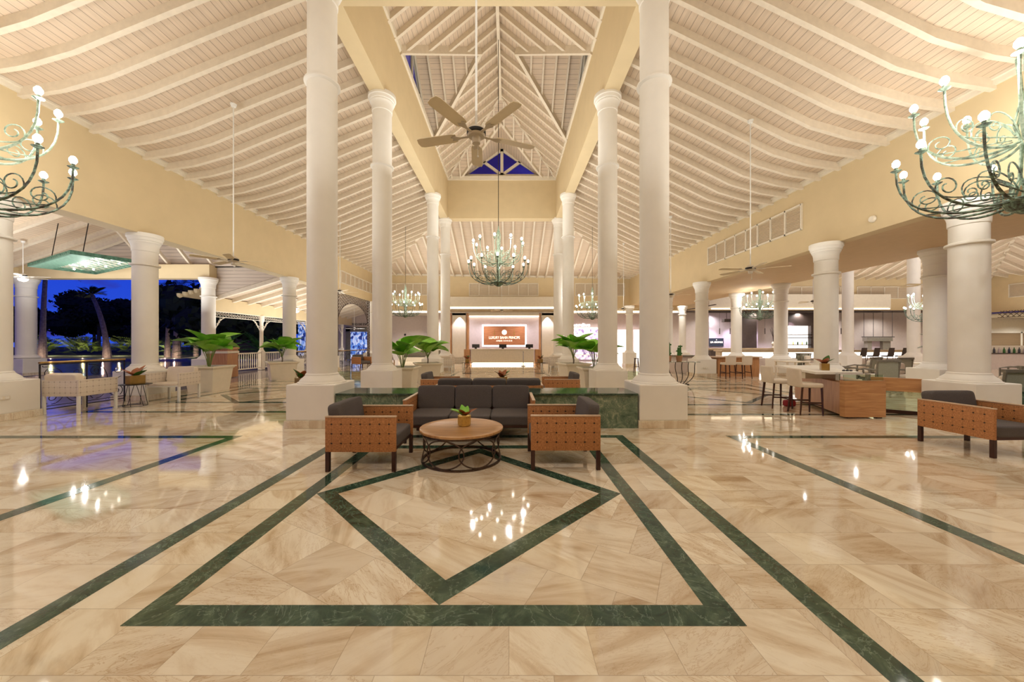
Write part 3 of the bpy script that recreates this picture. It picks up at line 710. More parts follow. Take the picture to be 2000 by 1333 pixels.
for k in range(7):
    g = MB(); g.tube(wrap_ring(k*2*PI/7-.1, .175, .27), .0095, 6, False); g.build('ring', 'bronze', t, True)
def vase(loc, label, s=1.0, kind=0, group=None):
    t = empty('vase', loc, random.random()*6, label, 'vase', group)
    if kind == 0:
        g = MB(); g.lathe([(.001,0),(.070*s,0),(.078*s,.01*s),(.080*s,.12*s),(.072*s,.135*s),(.066*s,.13*s),(.001,.11*s)], seg=10); g.build('gold_jar', 'gold', t)
    else:
        g = MB(); g.rbox(-.09*s, -.06*s, 0, .09*s, .06*s, .13*s, .012, 2); g.build('pot', 'brass', t)
    cols = ['leaf', 'leaf_red', 'rust_leaf', 'leaf', 'leaf_red', 'leaf']
    for k in range(7 if kind == 0 else 6):
        a = k*2.4; L = (.17+.06*random.random())*s; lift = .55+.5*random.random()
        leaf_mb(L, L*.55, .12).build('leaf', cols[k % 6] if kind == 0 else ['rust_leaf','leaf_red','leaf_dark'][k % 3], t, True, 80, M=Matrix.Translation((0,0,.11*s)) @ Matrix.Rotation(a, 4, 'Z') @ Matrix.Rotation(-lift, 4, 'Y'))
    return t
def leaf_mb(L, W, droop=.2, fold=.25, n=8, lobes=0):
    g = MB(); vs = []; fs = []
    for i in range(n+1):
        u = i/n; w_ = W*.5*(math.sin(PI*min(1, u*.92+.08))**.8)*(1-.25*u) + (.0 if i else 0)
        if lobes: w_ *= 1+.06*math.sin(u*lobes*PI)
        x = L*u; z = -droop*L*u*u
        for j in (-2, -1, 0, 1, 2):
            y = w_*j/2; vs.append((x-abs(j)*.02*L*(u < .3), y, z+abs(y)*fold))
    for i in range(n):
        for j in range(4): a = i*5+j; fs.append((a, a+5, a+6, a+1))
    g.add(vs, fs); return g
vase((-.62, 4.98, .4425), 'gold faceted vase of green and red leaves on the round coffee table', 1.15)
# small round table + pot beyond the bench
def side_table(loc, r, h, label, group=None):
    t = empty('side_table', loc, .4, label, 'table', group)
    MB().lathe([(.001,h-.012),(r,h-.012),(r,h),(.001,h)], seg=32).build('tabletop', 'iron', t, True)
    for k in range(6):
        a = k*PI/3; b = a+.55
        g = MB(); g.tube([(r*.45*math.cos(a), r*.45*math.sin(a), h-.012), (r*.72*math.cos(b), r*.72*math.sin(b), .008)], .006, 6); g.build('leg', 'iron', t)
    g = MB(); g.tube(circle_pts(r*.72, 24, (0,0,.008)), .006, 6, False); g.build('base_ring', 'iron', t, True); return t
side_table((-9.4, 9.02, 0), .31, .55, 'round dark wire-legged side table between the two white strap armchairs')
vase((-9.4, 9.02, .55), 'brass planter of rust leaves on the wire side table at left', 1.7, 1)
side_table((-.35, 9.4, 0), .35, .5, 'small dark table beyond the bench wall')
vase((-.18, 9.4, .5), 'small pot of brown leaves seen just above the dark sofa backs', 1.5, 1)
side_table((-2.15, 18.4, 0), .3, .55, 'far small table beside the white armchairs left of the aisle'); vase((-2.15, 18.4, .55), 'tiny dark plant on the far table left of the aisle', 1.5, 1)
side_table((1.6, 18.4, 0), .3, .55, 'far small table beside the white armchairs right of the aisle'); vase((1.6, 18.4, .55), 'tiny dark plant on the far table right of the aisle', 1.5, 1)
side_table((-5.25, 9.05, 0), .3, .5, 'small dark table half hidden behind the left end plinth of the bench wall'); vase((-5.25, 9.05, .5), 'rust coloured leaves peeping over the plinth of the tallest left column', 1.6, 1)
# ================================================================ CHANDELIERS
def spiral(cx, cz, r, a0, turns, n=16, shrink=.75, sg=1):
    return [(cx+(r*(1-shrink*k/n))*math.cos(a0+sg*2*PI*turns*k/n), 0, cz+(r*(1-shrink*k/n))*math.sin(a0+sg*2*PI*turns*k/n)) for k in range(n+1)]
def bez(p0, p1, p2, p3, n=14):
    o = []
    for k in range(n+1):
        t = k/n; o.append(tuple((1-t)**3*a+3*(1-t)**2*t*b+3*(1-t)*t*t*c+t**3*d for a, b, c, d in zip(p0, p1, p2, p3)))
    return o
def arm_mb(R_, z0, zb, ztop):
    g = MB()
    g.tube(bez((.09,0,z0), (.25,0,zb-.06), (R_*1.02,0,zb-.12), (R_,0,ztop)), [.017]*9+[.014]*6, 6)
    # two scrolls springing from the arm
    q = bez((.12,0,z0+.05), (R_*.45,0,zb+.16), (R_*.9,0,zb+.05), (R_*.86,0,zb+.28), 10); x, _, z = q[-1]
    q += spiral(x-.10*R_-.02, z, .10*R_+.02, 0, 1.2, 18, .7)[1:]; g.tube(q, .009, 5)
    q = bez((.10,0,z0+.12), (R_*.2,0,zb+.5), (R_*.5,0,zb+.55), (R_*.46,0,zb+.28), 10); x, _, z = q[-1]
    q += spiral(x-.075, z, .075, 0, 1.1, 14, .7, -1)[1:]; g.tube(q, .009, 5)
    g.lathe([(.001,ztop),(.03,ztop+.005),(.062,ztop+.028),(.058,ztop+.03),(.02,ztop+.018),(.02,ztop+.075),(.001,ztop+.075)], (R_,0,0), 12)
    return g
proto = None
def chandelier(loc, ztop, label, s=1.0, rz=0, power=60):
    global proto
    if proto is None:
        t = empty('chandelier', loc, rz, label, 'chandelier', 'verdigris candle chandeliers')
        MB().lathe([(.001,0),(.06,.0),(.17,.07),(.215,.17),(.20,.19),(.05,.19),(.001,.18)], seg=24).build('dish', 'verdigris', t, True)
        g = MB(); g.tube([(0,0,.18), (0,0,2.35)], .022, 8)
        for k in range(6):
            a = k*PI/3; c, s_ = math.cos(a), math.sin(a); g.tube([(.15*c,.15*s_,.18), (.07*c,.07*s_,.45), (.05*c,.05*s_,.9), (.11*c,.11*s_,1.15), (.05*c,.05*s_,1.5), (.09*c,.09*s_,2.0), (.0,.0,2.3)], .012, 5)
        g.build('stem', 'verdigris_pale', t, True)
        for (R_, z0, zb, zt_, n, off, mt) in ((1.16, .2, .12, .86, 12, 0, 'verdigris'), (.98, .92, .86, 1.62, 10, .2, 'verdigris_pale')):
            me = arm_mb(R_, z0, zb, zt_).build('arm', mt, t, True, 60)
            bu = MB().lathe([(.001,zt_+.07),(.026,zt_+.08),(.045,zt_+.115),(.043,zt_+.15),(.022,zt_+.185),(.001,zt_+.195)], (R_,0,0), 10).build('bulb', 'bulb', me, True)
            me.rotation_euler = (0,0,off)
            for k in range(1, n):
                c = me.copy(); C.objects.link(c); c.rotation_euler = (0,0,off+2*PI*k/n); d = bu.copy(); C.objects.link(d); d.parent = c
        proto = t
    else: t = copy_tree(proto, loc, rz, label)
    t.scale = (s, s, s)
    h = ztop-loc[2]-2.33*s
    g = MB(); n = max(3, int(h/.14/s))
    g.tube([(0,0,2.33), (0,0,2.33+h/s)], .012, 6)
    g.build('chain', 'iron', t)
    for k in range(4):
        a = k*PI/2+.4; point('bulb_glow', (loc[0]+1.05*s*math.cos(a), loc[1]+1.05*s*math.sin(a), loc[2]+1.5*s), power, WARM, .03)
    return t
def ceil_at(x, y):
    if x < BX[0]: return prof_z(mkprof(ZL, ZROOF, DL), x-XL)-.15
    return prof_z(mkprof(ZR, ZROOF, DR), XR-x)-.15
chandelier((X0, 14, 3.78), 13.5, 'large candle chandelier on a long chain in the centre of the nave')
chandelier((-8.3, 5.2, 3.52), ceil_at(-8.3, 0), 'chandelier cut by the left edge of the photo', 1.12, .1, 75)
chandelier((7.6, 5.25, 3.5), ceil_at(7.6, 0), 'chandelier cut by the right edge of the photo', 1.14, .35, 75)
p = at(792, 621, 20.5); chandelier((p.x, p.y, p.z), 7.6, 'smaller chandelier hanging over the left planters near the far wall', .8, .2, 35)
p = at(1157, 625, 20.5); chandelier((p.x, p.y, p.z), 7.6, 'smaller chandelier hanging in front of the glowing shop sign', .8, .5, 35)
p = at(1484, 626, 19.1); chandelier((p.x, p.y, p.z), 9.0, 'chandelier in the lounge between two short columns of the second row', .8, .3, 20)
p = at(1822, 632, 17); chandelier((p.x, p.y, p.z), 10.0, 'chandelier in the lounge partly behind palm leaves', .8, .9, 60)
# ================================================================ CEILING FANS
def fan(loc, ztop, label, r=.8, rz=0, light=False, metal='fan_motor', blade='fan_beige'):
    t = empty('ceiling_fan', loc, rz, label, 'ceiling fan', 'five-bladed ceiling fans')
    MB().lathe([(.001,-.11),(.05,-.105),(.055,-.03),(.10,-.02),(.115,.0),(.115,.05),(.085,.09),(.03,.12),(.001,.12)], seg=28).build('motor', metal, t, True)
    MB().lathe([(.118,.0),(.12,.006),(.12,.044),(.118,.05)], seg=28).build('vent_ring', 'iron', t, True)
    g = MB(); g.tube([(0,0,.1), (0,0,ztop-loc[2])], .014, 8); g.build('downrod', 'white_metal', t)
    MB().lathe([(.001,ztop-loc[2]-.07),(.05,ztop-loc[2]-.07),(.075,ztop-loc[2]),(.001,ztop-loc[2])], seg=20).build('canopy', 'white_metal', t, True)
    for k in range(5):
        M = Matrix.Rotation(2*PI*k/5, 4, 'Z')
        g = MB(); tw = Matrix.Rotation(R(10), 4, 'X'); w_ = .075
        pts = [(.26,-w_*.8),(.32,-w_),(r-.06,-w_*1.05),(r-.015,-w_*.85),(r,0),(r-.015,w_*.85),(r-.06,w_*1.05),(.32,w_),(.26,w_*.8)]
        g.prism([(x, y) for x, y in pts], .008, M @ tw); bl = g.build('blade', blade, t)
        g = MB(); g.prism([(.09,-.02),(.2,-.018),(.28,-.05),(.33,-.03),(.30,0),(.33,.03),(.28,.05),(.2,.018),(.09,.02)], .006, M @ Matrix.Translation((0,0,-.008))); g.build('bracket', metal, bl)
    g = MB(); g.tube([(.03,-.02,-.10), (.03,-.02,-.24)], .003, 4); g.sphere((.03,-.02,-.25), .012, 8); g.build('pull_chain', 'white_metal', t)
    if light:
        MB().lathe([(.001,-.22),(.08,-.21),(.13,-.17),(.15,-.12),(.14,-.11),(.001,-.11)], seg=24).build('light_bowl', 'bowl_light', t, True)
        point('bowl_glow', (loc[0], loc[1], loc[2]-.3), 25, WARM, .02)
    return t
fan((X0, 4.5, 4.2), ZROOF, 'big ceiling fan in the middle of the photo seen from below', .8, R(94))
fan((-7.04, 9.16, 3.68), ceil_at(-7.04, 0), 'ceiling fan seen edge-on against the left upper wall', .85, R(10))
fan((6.3, 9.35, 3.5), ceil_at(6.3, 0), 'ceiling fan below the long vent of the right wall', .85, R(40))
p = at(45, 540, 15.4); fan((p.x, p.y, p.z), pav(p.x)-.1, 'ceiling fan with a glowing bowl over the terrace at far left', .85, R(20), True, 'white_metal', 'white_metal')
p = at(547, 604, 22); fan((p.x+1, p.y, p.z), por(p.x+1)-.05, 'ceiling fan with a lit bowl over the porch behind the far left columns', .8, R(20), True, 'white_metal', 'white_metal')
p = at(692, 668, 29); fan((p.x, p.y, 2.7), 4.8, 'tiny far ceiling fan seen through the lattice arch', .8, R(20), False, 'white_metal', 'white_metal')
p = at(980, 607, 24.5); fan((p.x, p.y, p.z), 7.6, 'small far ceiling fan in front of the reception canopy', .8, R(20))
p = at(1310, 577, 15.5); fan((p.x, p.y, p.z), ceil_at(p.x, 0), 'ceiling fan between the tall right column and the short columns', .8, R(60))
p = at(664, 570, 17); fan((p.x, p.y, p.z), ceil_at(p.x, 0), 'ceiling fan half hidden by the tallest left column', .8, R(30))
p = at(1218, 604, 20.5); fan((p.x, p.y, p.z), ceil_at(p.x, 0), 'small fan between the second tall right column and the tallest one', .8, R(50))
p = at(1813, 556, 14); fan((p.x, p.y, p.z), 9.8, 'ceiling fan in the lounge beside the half hidden column', .85, R(36))
p = at(1588, 590, 21); fan((p.x, p.y, p.z), 9.2, 'small far ceiling fan in the lounge left of the middle short column', .8, R(36))
# hanging green lattice tray lamp of the terrace
t = empty('lattice_lamp', (-17.4, 14.7, 4.75), math.atan2(.44, -.9), 'hanging green lattice tray lamp with small lit bulbs over the terrace', 'lamp')
MB().box(-2.45, .35, 0, 2.45, .95, .02).build('solid_panel', 'copper_green', t); MB().box(-2.45, -.95, .13, 2.45, .95, .15).build('tray', 'white_wood', t)
g = MB()
for s in (-1, 1): g.box(-2.45, s*.95-.02, 0, 2.45, s*.95+.02, .14); g.box(s*2.45-.02, -.95, 0, s*2.45+.02, .95, .14)
for k in range(24):
    for s in (-1, 1): g.sphere((-2.3+k*.2, s*.975, .07), .025, 6)
g.build('rim', 'copper_green', t)
g = MB(); k = -3.2
while k < 3.2:
    for s in (-1, 1):
        xa, xb = k-.95, k+.95; ya, yb = -.95*s, .95*s
        if xa < -2.45: ya += (-2.45-xa)/(xb-xa)*(yb-ya); xa = -2.45
        if xb > 2.45: yb -= (xb-2.45)/(xb-xa)*(yb-ya) if xb != xa else 0; xb = 2.45
        if xb > xa: g.beam((xa, ya, .01), (xb, yb, .01), .07, .006)
    k += .45
g.build('lattice', 'copper_green', t)
for k in range(7):
    b = MB().sphere((0,0,0), .04, 8).build('bulb', 'bulb', t, True); b.location = (-2+k*.67, (-1)**k*.2-.4, .07)
for s in (-1, 1):
    g = MB(); g.tube([(s*1.8, .5, .2), (s*1.8, .2, 2.7)], .015, 6); g.build('hanger', 'iron', t)
for k in (-1.3, 0, 1.3): point('tray_glow', (-17.4-.9*k, 14.7+.44*k, 4.82), 22, WARM, .02)
point('tray_glow', (-17.4, 14.7, 4.5), 40, WARM, .03)
# ================================================================ WHITE PLANTERS WITH BIG-LEAFED PLANTS
def planter(loc, rz, label, w=1.05, h=.8, nl=9, lw=.34, L=.62, stem=.35, trunk=False, mat='leaf', seed=1):
    rnd = random.Random(seed); t = empty('planter', loc, rz, label, 'planter', 'white tapered planters')
    a, b = w/2, w*.36
    g = MB(); vs = []
    for z, q in ((0, b), (h-.1, a-.075), (h-.09, a-.05), (h-.05, a-.03), (h-.045, a), (h, a), (h, a-.07), (h-.12, a-.1)):
        vs += [(-q,-q,z),(q,-q,z),(q,q,z),(-q,q,z)]
    fs = [(3,2,1,0)]
    for i in range(7):
        for k in range(4): k2 = (k+1)%4; fs.append((4*i+k, 4*i+k2, 4*i+4+k2, 4*i+4+k))
    fs.append((28,29,30,31)); g.add(vs, fs); g.build('pot', 'white_trim', t)
    MB().box(-a+.11, -a+.11, h-.115, a-.11, a-.11, h-.09).build('soil', 'soil', t)
    if trunk:
        g = MB(); g.tube([(0,0,h-.1), (.02,0,h+.12), (-.01,.01,h+.28)], [.03,.024,.02], 7)
        for k in range(3): g.tube([(-.01,.01,h+.1+k*.05), (.08*math.cos(k*2.1), .08*math.sin(k*2.1), h+.42)], .008, 5)
        g.build('trunk', 'bark', t, True)
    for k in range(nl):
        an = k*2.399+rnd.random()*.4; ln = L*(.8+.4*rnd.random()); ht = stem*(.75+.5*rnd.random())+(.15 if trunk else 0); out = .12+.12*rnd.random()
        z0 = h-.1+(.3 if trunk else 0); c, s = math.cos(an), math.sin(an); top = (out*c, out*s, h+ht)
        g = MB(); g.tube([(.02*c, .02*s, z0), (.4*out*c, .4*out*s, (z0+h+ht)/2), top], .008, 5)
        lf = g.build('stem', 'leaf_stem', t)
        el = R(rnd.uniform(15, 60))
        leaf_mb(ln, lw*(1.0+.35*rnd.random()), .38, .45, 10).build('leaf', mat, lf, True, 80, M=Matrix.Translation(top) @ Matrix.Rotation(an, 4, 'Z') @ Matrix.Rotation(-el, 4, 'Y') @ Matrix.Rotation(rnd.uniform(-.5,.5), 4, 'X'))
    return t
planter((-9.95, 11.9, 0), .05, 'white planter of bright broad leaves beside the short column at left', 1.05, .82, 16, .62, .62, .60, seed=3)
planter((-9.75, 15.4, 0), R(40), 'white planter turned cornerwise with broad leaves further along at left', 1.15, .78, 14, .55, .60, .45, True, seed=4)
planter((-3.5, 11.8, 0), 0, 'white planter beside the second tall column on the left, drooping green leaves', 1.0, .8, 13, .6, .68, .5, seed=5)
planter((-3.2, 14.1, 0), R(20), 'white planter with a small-trunked leafy plant left of the aisle', 1.05, .8, 14, .6, .66, .34, True, seed=6)
planter((2.5, 13.9, 0), R(15), 'white planter with a small-trunked leafy plant right of the aisle', 1.05, .8, 13, .6, .66, .5, True, seed=8)
planter((2.75, 11.5, 0), 0, 'white planter partly behind the second tall column on the right', 1.0, .8, 13, .6, .66, .55, seed=9)
# palm frond plant behind the half hidden right column
def frond_mb(L, n=14, w=.035, ll=.3, droop=.5):
    g = MB(); pts = [(L*k/10, 0, -droop*L*(k/10)**2) for k in range(11)]; g.tube(pts, [.012*(1-k/13) for k in range(11)], 4)
    for k in range(1, n):
        u = k/n; x = L*u; z = -droop*L*u*u; l_ = ll*math.sin(PI*(u*.8+.15))
        for s in (-1, 1): g.add([(x, 0, z), (x+l_*.35-w, s*l_*.5, z+.02-.05*l_), (x+l_*.8, s*l_*.9, z-.25*l_), (x+l_*.35+w, s*l_*.5, z-.0-.05*l_)], [(0,1,2,3) if s > 0 else (3,2,1,0)])
    return g
p = at(1856, 640, 12.6); t = empty('potted_palm', (p.x+.1, 12.6, 0), 0, 'palm whose dark fronds reach left of the half hidden column at right', 'potted palm')
MB().lathe([(.001,0),(.2,0),(.26,.45),(.27,.5),(.23,.5),(.001,.42)], seg=24).build('pot', 'white_trim', t, True)
MB().tube([(0,0,.4), (.03,0,.9), (0,0,1.5)], .035, 8).build('trunk', 'bark', t, True)
for k in range(9):
    el = .15+.5*(k % 3)*.6
    frond_mb(.85, 14, .02, .3, .3).build('frond', 'leaf_dark', t, M=Matrix.Translation((0,0,1.5)) @ Matrix.Rotation(k*2.399+2.6, 4, 'Z') @ Matrix.Rotation(-el, 4, 'Y'))
# ================================================================ IRON RAILINGS
def scroll(cx, cz, r, a0, sg=1, turns=1.3): return spiral(cx, cz, r, a0, turns, 20, .8, sg)
def iron_rail(p0, p1, label, h=1.165, z0=.08, group='wrought iron railings'):
    p0 = Vector(p0); p1 = Vector(p1); L = (p1-p0).length; ang = math.atan2(p1.y-p0.y, p1.x-p0.x)
    t = empty('iron_railing', p0, ang, label, 'railing', group)
    MB().rbox(0, -.035, h-.045, L, .035, h, .012, 2).build('handrail', 'brass', t, True)
    g = MB(); g.box(0, -.012, h-.075, L, .012, h-.05); g.box(0, -.01, z0, L, .01, z0+.02); g.box(0, -.01, z0+.07, L, .01, z0+.085)
    n = max(2, round(L/1.0)); m_ = L/n
    for k in range(n+1): g.box(min(L-.02, k*m_), -.012, 0, min(L, k*m_+.022), .012, h-.05)
    g.build('bars', 'iron', t)
    for k in range(n):
        g = MB(); a = k*m_+.06; b = (k+1)*m_-.04; c = (a+b)/2; w_ = b-a
        g.tube([(a,0,h-.09)]+bez((a,0,h-.12), (a+w_*.4,0,h-.1), (c,0,h-.3), (c+.02,0,h-.5), 10)+scroll(c-.09, h-.52, .11, 0, -1)[1:], .009, 5)
        g.tube(scroll(a+.14, h-.28, .12, 2.0, 1), .008, 5); g.tube(scroll(b-.14, h-.28, .12, 1.1, -1), .008, 5)
        g.tube(scroll(a+.15, z0+.26, .15, 4.2, -1), .009, 5); g.tube(scroll(b-.15, z0+.26, .15, 5.2, 1), .009, 5)
        g.tube(bez((a+.15,0,z0+.11), (c,0,z0+.1), (c,0,z0+.5), (b-.05,0,z0+.62), 10), .008, 5); g.tube(bez((b-.15,0,z0+.11), (c,0,z0+.1), (c,0,z0+.5), (a+.05,0,z0+.62), 10), .008, 5)
        g.build('scrollwork', 'iron', t, True)
        MB().sphere((c, 0, z0+.38), .035, 10).build('boss', 'gold', t, True)
    return t
iron_rail((-10.42, 7.95, 0), (-10.42, 9.72, 0), 'wrought iron railing with gold handrail between the two nearest left columns')
iron_rail((-10.3, 17.4, 0), (-10.3, 20.0, 0), 'dark scrolled railing seen between the far left short column and tallest column')
iron_rail((-10.3, 21.1, 0), (-10.3, 26.3, 0), 'scrolled railing below the lattice arch', 1.1)
# white baluster railing and fretwork of the porch
for k, (ya, yb) in enumerate(((17.7, 20.85), (21.15, 25.6), (25.9, 31))):
    t = empty('baluster_railing', (-14.5, ya, 0), R(90), ['white baluster railing beside the wooden podium', 'white baluster railing right of the first porch post', 'farthest white baluster railing of the porch'][k], 'railing', 'white porch railings'); L = yb-ya
    g = MB(); g.rbox(0, -.05, .95, L, .05, 1.02, .01); g.box(0, -.03, .1, L, .03, .16); g.build('rails', 'white_trim', t)
    n = int(L/.16)
    for j in range(n): MB().lathe([(.02,.16),(.02,.25),(.032,.35),(.022,.55),(.02,.85),(.02,.95)], ((j+.5)*L/n, 0, 0), 8).build('baluster', 'white_trim', t, True)
    t = empty('fretwork', (-14.5, ya, 2.85), R(90), ['white lace fretwork over the opening nearest the podium', 'white lace fretwork right of the first porch post', 'farthest white lace fretwork of the porch'][k], 'fretwork', 'white porch fretwork')
    g = MB(); g.box(0, -.02, .26, L, .02, .3); g.box(0, -.02, 0, L, .02, .03)
    j = .12
    while j < L-.1:
        g.tube(scroll(j, .15, .10, j*2, 1), .011, 4); j += .19
    for s in (0, 1):
        x = .12 if not s else L-.12; sg = 1 if not s else -1
        g.tube([(x-sg*.1, 0, -.55), (x+sg*.02, 0, -.35), (x+sg*.2, 0, -.12), (x+sg*.45, 0, 0)], .02, 5)
        for q in range(3): g.tube(scroll(x+sg*(.02+q*.1), -.36+q*.13, .08, q, 1), .01, 4)
    g.build('lace', 'white_trim', t)
for y, s in ((21.0, 'slim white porch post near the wooden podium'), (25.75, 'farther slim white porch post'), (31.1, 'farthest slim white porch post')):
    t = empty('porch_post', (-14.5, y, 0), 0, s, 'post', 'porch posts')
    MB().rbox(-.13, -.13, 0, .13, .13, 1.08, .01).build('base', 'white_trim', t)
    MB().lathe([(.14,1.08),(.14,1.14),(.1,1.17),(.1,2.5),(.13,2.53),(.1,2.56),(.1,2.75),(.15,2.85),(.15,3.15)], seg=16).build('shaft', 'white_trim', t, True)
# lattice arch on the left side, under the wall
def lattice(g, w_, h_, inside, step=.22, bw=.025, th=.02):
    k = -h_
    while k < w_:
        for s in (1, -1):
            seg = None; n = int(h_*1.0/.05)
            for i in range(n+1):
                zz = h_*i/n; x = k+zz if s > 0 else k+h_-zz
                ok = 0 <= x <= w_ and inside(x, zz)
                if ok and seg is None: seg = (x, zz)
                if (not ok or i == n) and seg is not None:
                    g.beam((seg[0], s*.008, seg[1]), (x, s*.008, zz), th, bw, (0,1,0)); seg = None
        k += step
def arch_in(w_, h_, leg, crown):
    def f(x, z):
        if x < leg or x > w_-leg: return True
        hw = w_/2-leg; u = (x-w_/2)/hw; zz = crown-(1-math.sqrt(max(0, 1-u*u)))*1.25
        return z > zz
    return f
t = empty('lattice_arch', (-10.28, 21.2, 0), R(90), 'dark lattice arch hanging under the left wall before the blue doorway', 'lattice arch'); g = MB(); w_ = 5.2
lattice(g, w_, BL, arch_in(w_, BL, .35, 4.15), .2, .03, .02); g.build('lattice', 'bronze', t)
g = MB()
for x in (0, .33, w_-.35, w_-.02): g.box(x, -.025, 0, x+.03, .025, BL)
pts = [(w_/2+(w_/2-.35)*math.cos(PI*k/24), 0, 4.15-(1-math.sin(PI*k/24))*1.25) for k in range(25)]; g.tube(pts, .025, 5)
g.build('frame', 'bronze', t)
# ================================================================ LEFT BACK ROOM: doorway, mural
t = tag(MB().box(-1.0, -.03, 0, 1.0, 0, 2.45).build('screen', 'mural'), 'bright blue lit doorway picture on the far left wall under the lattice arch', 'screen'); p = at(706, 690, 32.9); t.location = (p.x, 32.93, .1)
g = MB(); a = p.x; g.box(a-1.45, 32.9, 0, a-1.05, 33.0, 3.0); g.box(a+1.05, 32.9, 0, a+1.45, 33.0, 3.0); g.box(a-1.45, 32.9, 2.6, a+1.45, 33.0, 3.0); struct(g.build('trim_13', 'grey_wood'))
o = text_mesh('CENTRO DE EVENTOS', .26, 'black', 'sign_lettering', None, Matrix.Translation((p.x-.1, 32.97, 3.25)) @ UPRIGHT, .02, 2.7); tag(o, 'small dark lettering on the wall above the blue lit doorway', 'lettering')
p = at(594, 660, 30)
t = empty('mural_panel', (p.x, 30, 0), 0, 'tall blue panel of dark figures seen just left of the tallest left column', 'mural')
MB().rbox(-.5, -.03, .5, .5, .03, 3.3, .01).build('panel', 'mural', t); MB().box(-.6, -.06, 0, .6, .06, .5).build('base', 'white_trim', t)
# podium
t = empty('podium', (-13.05, 16.35, 0), R(8), 'wooden podium in front of the cycad on the porch', 'podium')
MB().rbox(-.42, -.4, 0, .42, .4, 1.28, .01).build('body', 'oak_v', t); MB().rbox(-.45, -.43, 1.1, .45, .43, 1.2, .008).build('band', 'white_trim', t); MB().rbox(-.46, -.44, 1.28, .46, .44, 1.36, .01).build('top', 'oak_h', t)
# ================================================================ OUTSIDE: pool, garden, trees, palms
g = MB(); g.box(-90, 17.7, -.5, -15.2, 34, -.16); tag(struct(g.build('pool_water', 'water')))
g = MB(); g.box(-30.5, 1, -.5, -30, 17.7, -.02); g.box(-90, 34, -.5, -15.2, 34.6, .02); struct(g.build('pool_edge', 'terrace'))
g = MB(); g.box(-160, 34.6, -.6, -15.2, 130, -.02); g.box(-160, -20, -.62, -30.5, 34.6, -.55); struct(g.build('lawn_ground', 'grass'))
def palm(loc, h, lean, label, r=.22, seed=0, light=True, fr=2.6, crown=True):
    rnd = random.Random(seed); t = empty('palm_tree', loc, 0, label, 'palm tree', 'garden palms'); pts = []; rr = []
    for k in range(15):
        u = k/14; pts.append((lean*u*u, 0, h*u)); rr.append(.55*r*(1.55-1.9*u if u < .25 else 1.08-.45*u)*(1+.05*(k % 2)))
    MB().tube(pts, rr, 10).build('trunk', 'palm_bark', t, True)
    if crown:
        for k in range(13):
            el = rnd.uniform(-.1, 1.1); frond_mb(fr*rnd.uniform(.8,1.1), 18, .04, .8, .45).build('frond', 'tree_leaf', t, M=Matrix.Translation(pts[-1]) @ Matrix.Rotation(k*2.399+rnd.random(), 4, 'Z') @ Matrix.Rotation(-el, 4, 'Y'))
    if light:
        point('garden_spot', (loc[0]+.7, loc[1]-1.0, .25), 60, (1,.72,.55), .015)
    return t
p = at(83, 690, 37); palm((p.x, 37, -.02), 9.6, .4, 'garden palm with a lit trunk at the left of the night view', .42, 1)
p = at(209, 690, 37); palm((p.x, 37, -.02), 6.6, -1.6, 'leaning lit palm trunk in the middle of the night view', .42, 2, True, .8)
p = at(345, 690, 37); palm((p.x, 37, -.02), 7.2, .2, 'palm with a feathery crown right of the second short column', .5, 3, True, 3.0)
p = at(327, 690, 39); palm((p.x, 39, -.02), 6.5, .2, 'slimmer palm half hidden by the second short column', .35, 4, True, 2.4)
p = at(383, 690, 40); palm((p.x, 40, -.02), 8.2, -.3, 'thin palm close to the terrace column', .3, 5, True, 3.0)
def tree(loc, h, rad, label, seed, mat='tree_leaf', group='dark trees beyond the pool', cat='tree', name='tree', trunk=True, nb=9, leaves=2600, ls=.5):
    rnd = random.Random(seed); t = empty(name, loc, 0, label, cat, group)
    if trunk: MB().tube([(0,0,0), (.1,0,h*.3), (-.1,.1,h*.7)], [.3,.24,.12], 8).build('trunk', 'bark', t, True)
    g = MB(); bl = [(rnd.uniform(-.75,.75)*rad, rnd.uniform(-.6,.6)*rad, h*(.35+.5*rnd.random()) if trunk else h*.5*rnd.random(), rad*rnd.uniform(.35,.62)) for _ in range(nb)]
    for _ in range(leaves):
        bx, by, bz, br = rnd.choice(bl); th = rnd.uniform(0, 2*PI); cz = rnd.uniform(-1,1); q = br*rnd.uniform(.7,1.05); sn = math.sqrt(1-cz*cz)
        c = Vector((bx+q*sn*math.cos(th), by+q*sn*math.sin(th), max(.1, bz+q*cz*.75))); a = Vector((rnd.uniform(-1,1), rnd.uniform(-1,1), rnd.uniform(-1,1))).normalized()*ls*rnd.uniform(.4,1); b = a.orthogonal().normalized()*ls*.35
        g.add([c-a, c+b, c+a, c-b], [(0,1,2,3)])
    for bx, by, bz, br in bl: g.sphere((bx, by, max(br*.6, bz)), br*.85, 10, .75)
    g.build('foliage', mat, t); return t
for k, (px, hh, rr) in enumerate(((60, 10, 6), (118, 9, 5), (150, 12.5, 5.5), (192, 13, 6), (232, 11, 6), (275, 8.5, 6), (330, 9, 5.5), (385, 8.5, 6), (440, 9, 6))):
    p = at(px, 700, 62); tree((p.x, 62+5*(k % 3), -.02), hh*.8, rr*.8, ['dark tree silhouette at the left end of the tree line', 'low dark tree between the first palm and the tall trees', 'tall rounded dark tree left of the middle of the tree line', 'tallest dark tree behind the leaning palm', 'dark tree sloping down right of the leaning palm', 'dark tree behind the second short column', 'dark tree behind the feathery palm', 'dark tree beside the terrace column', 'dark tree seen over the porch railing'][k], k+1)
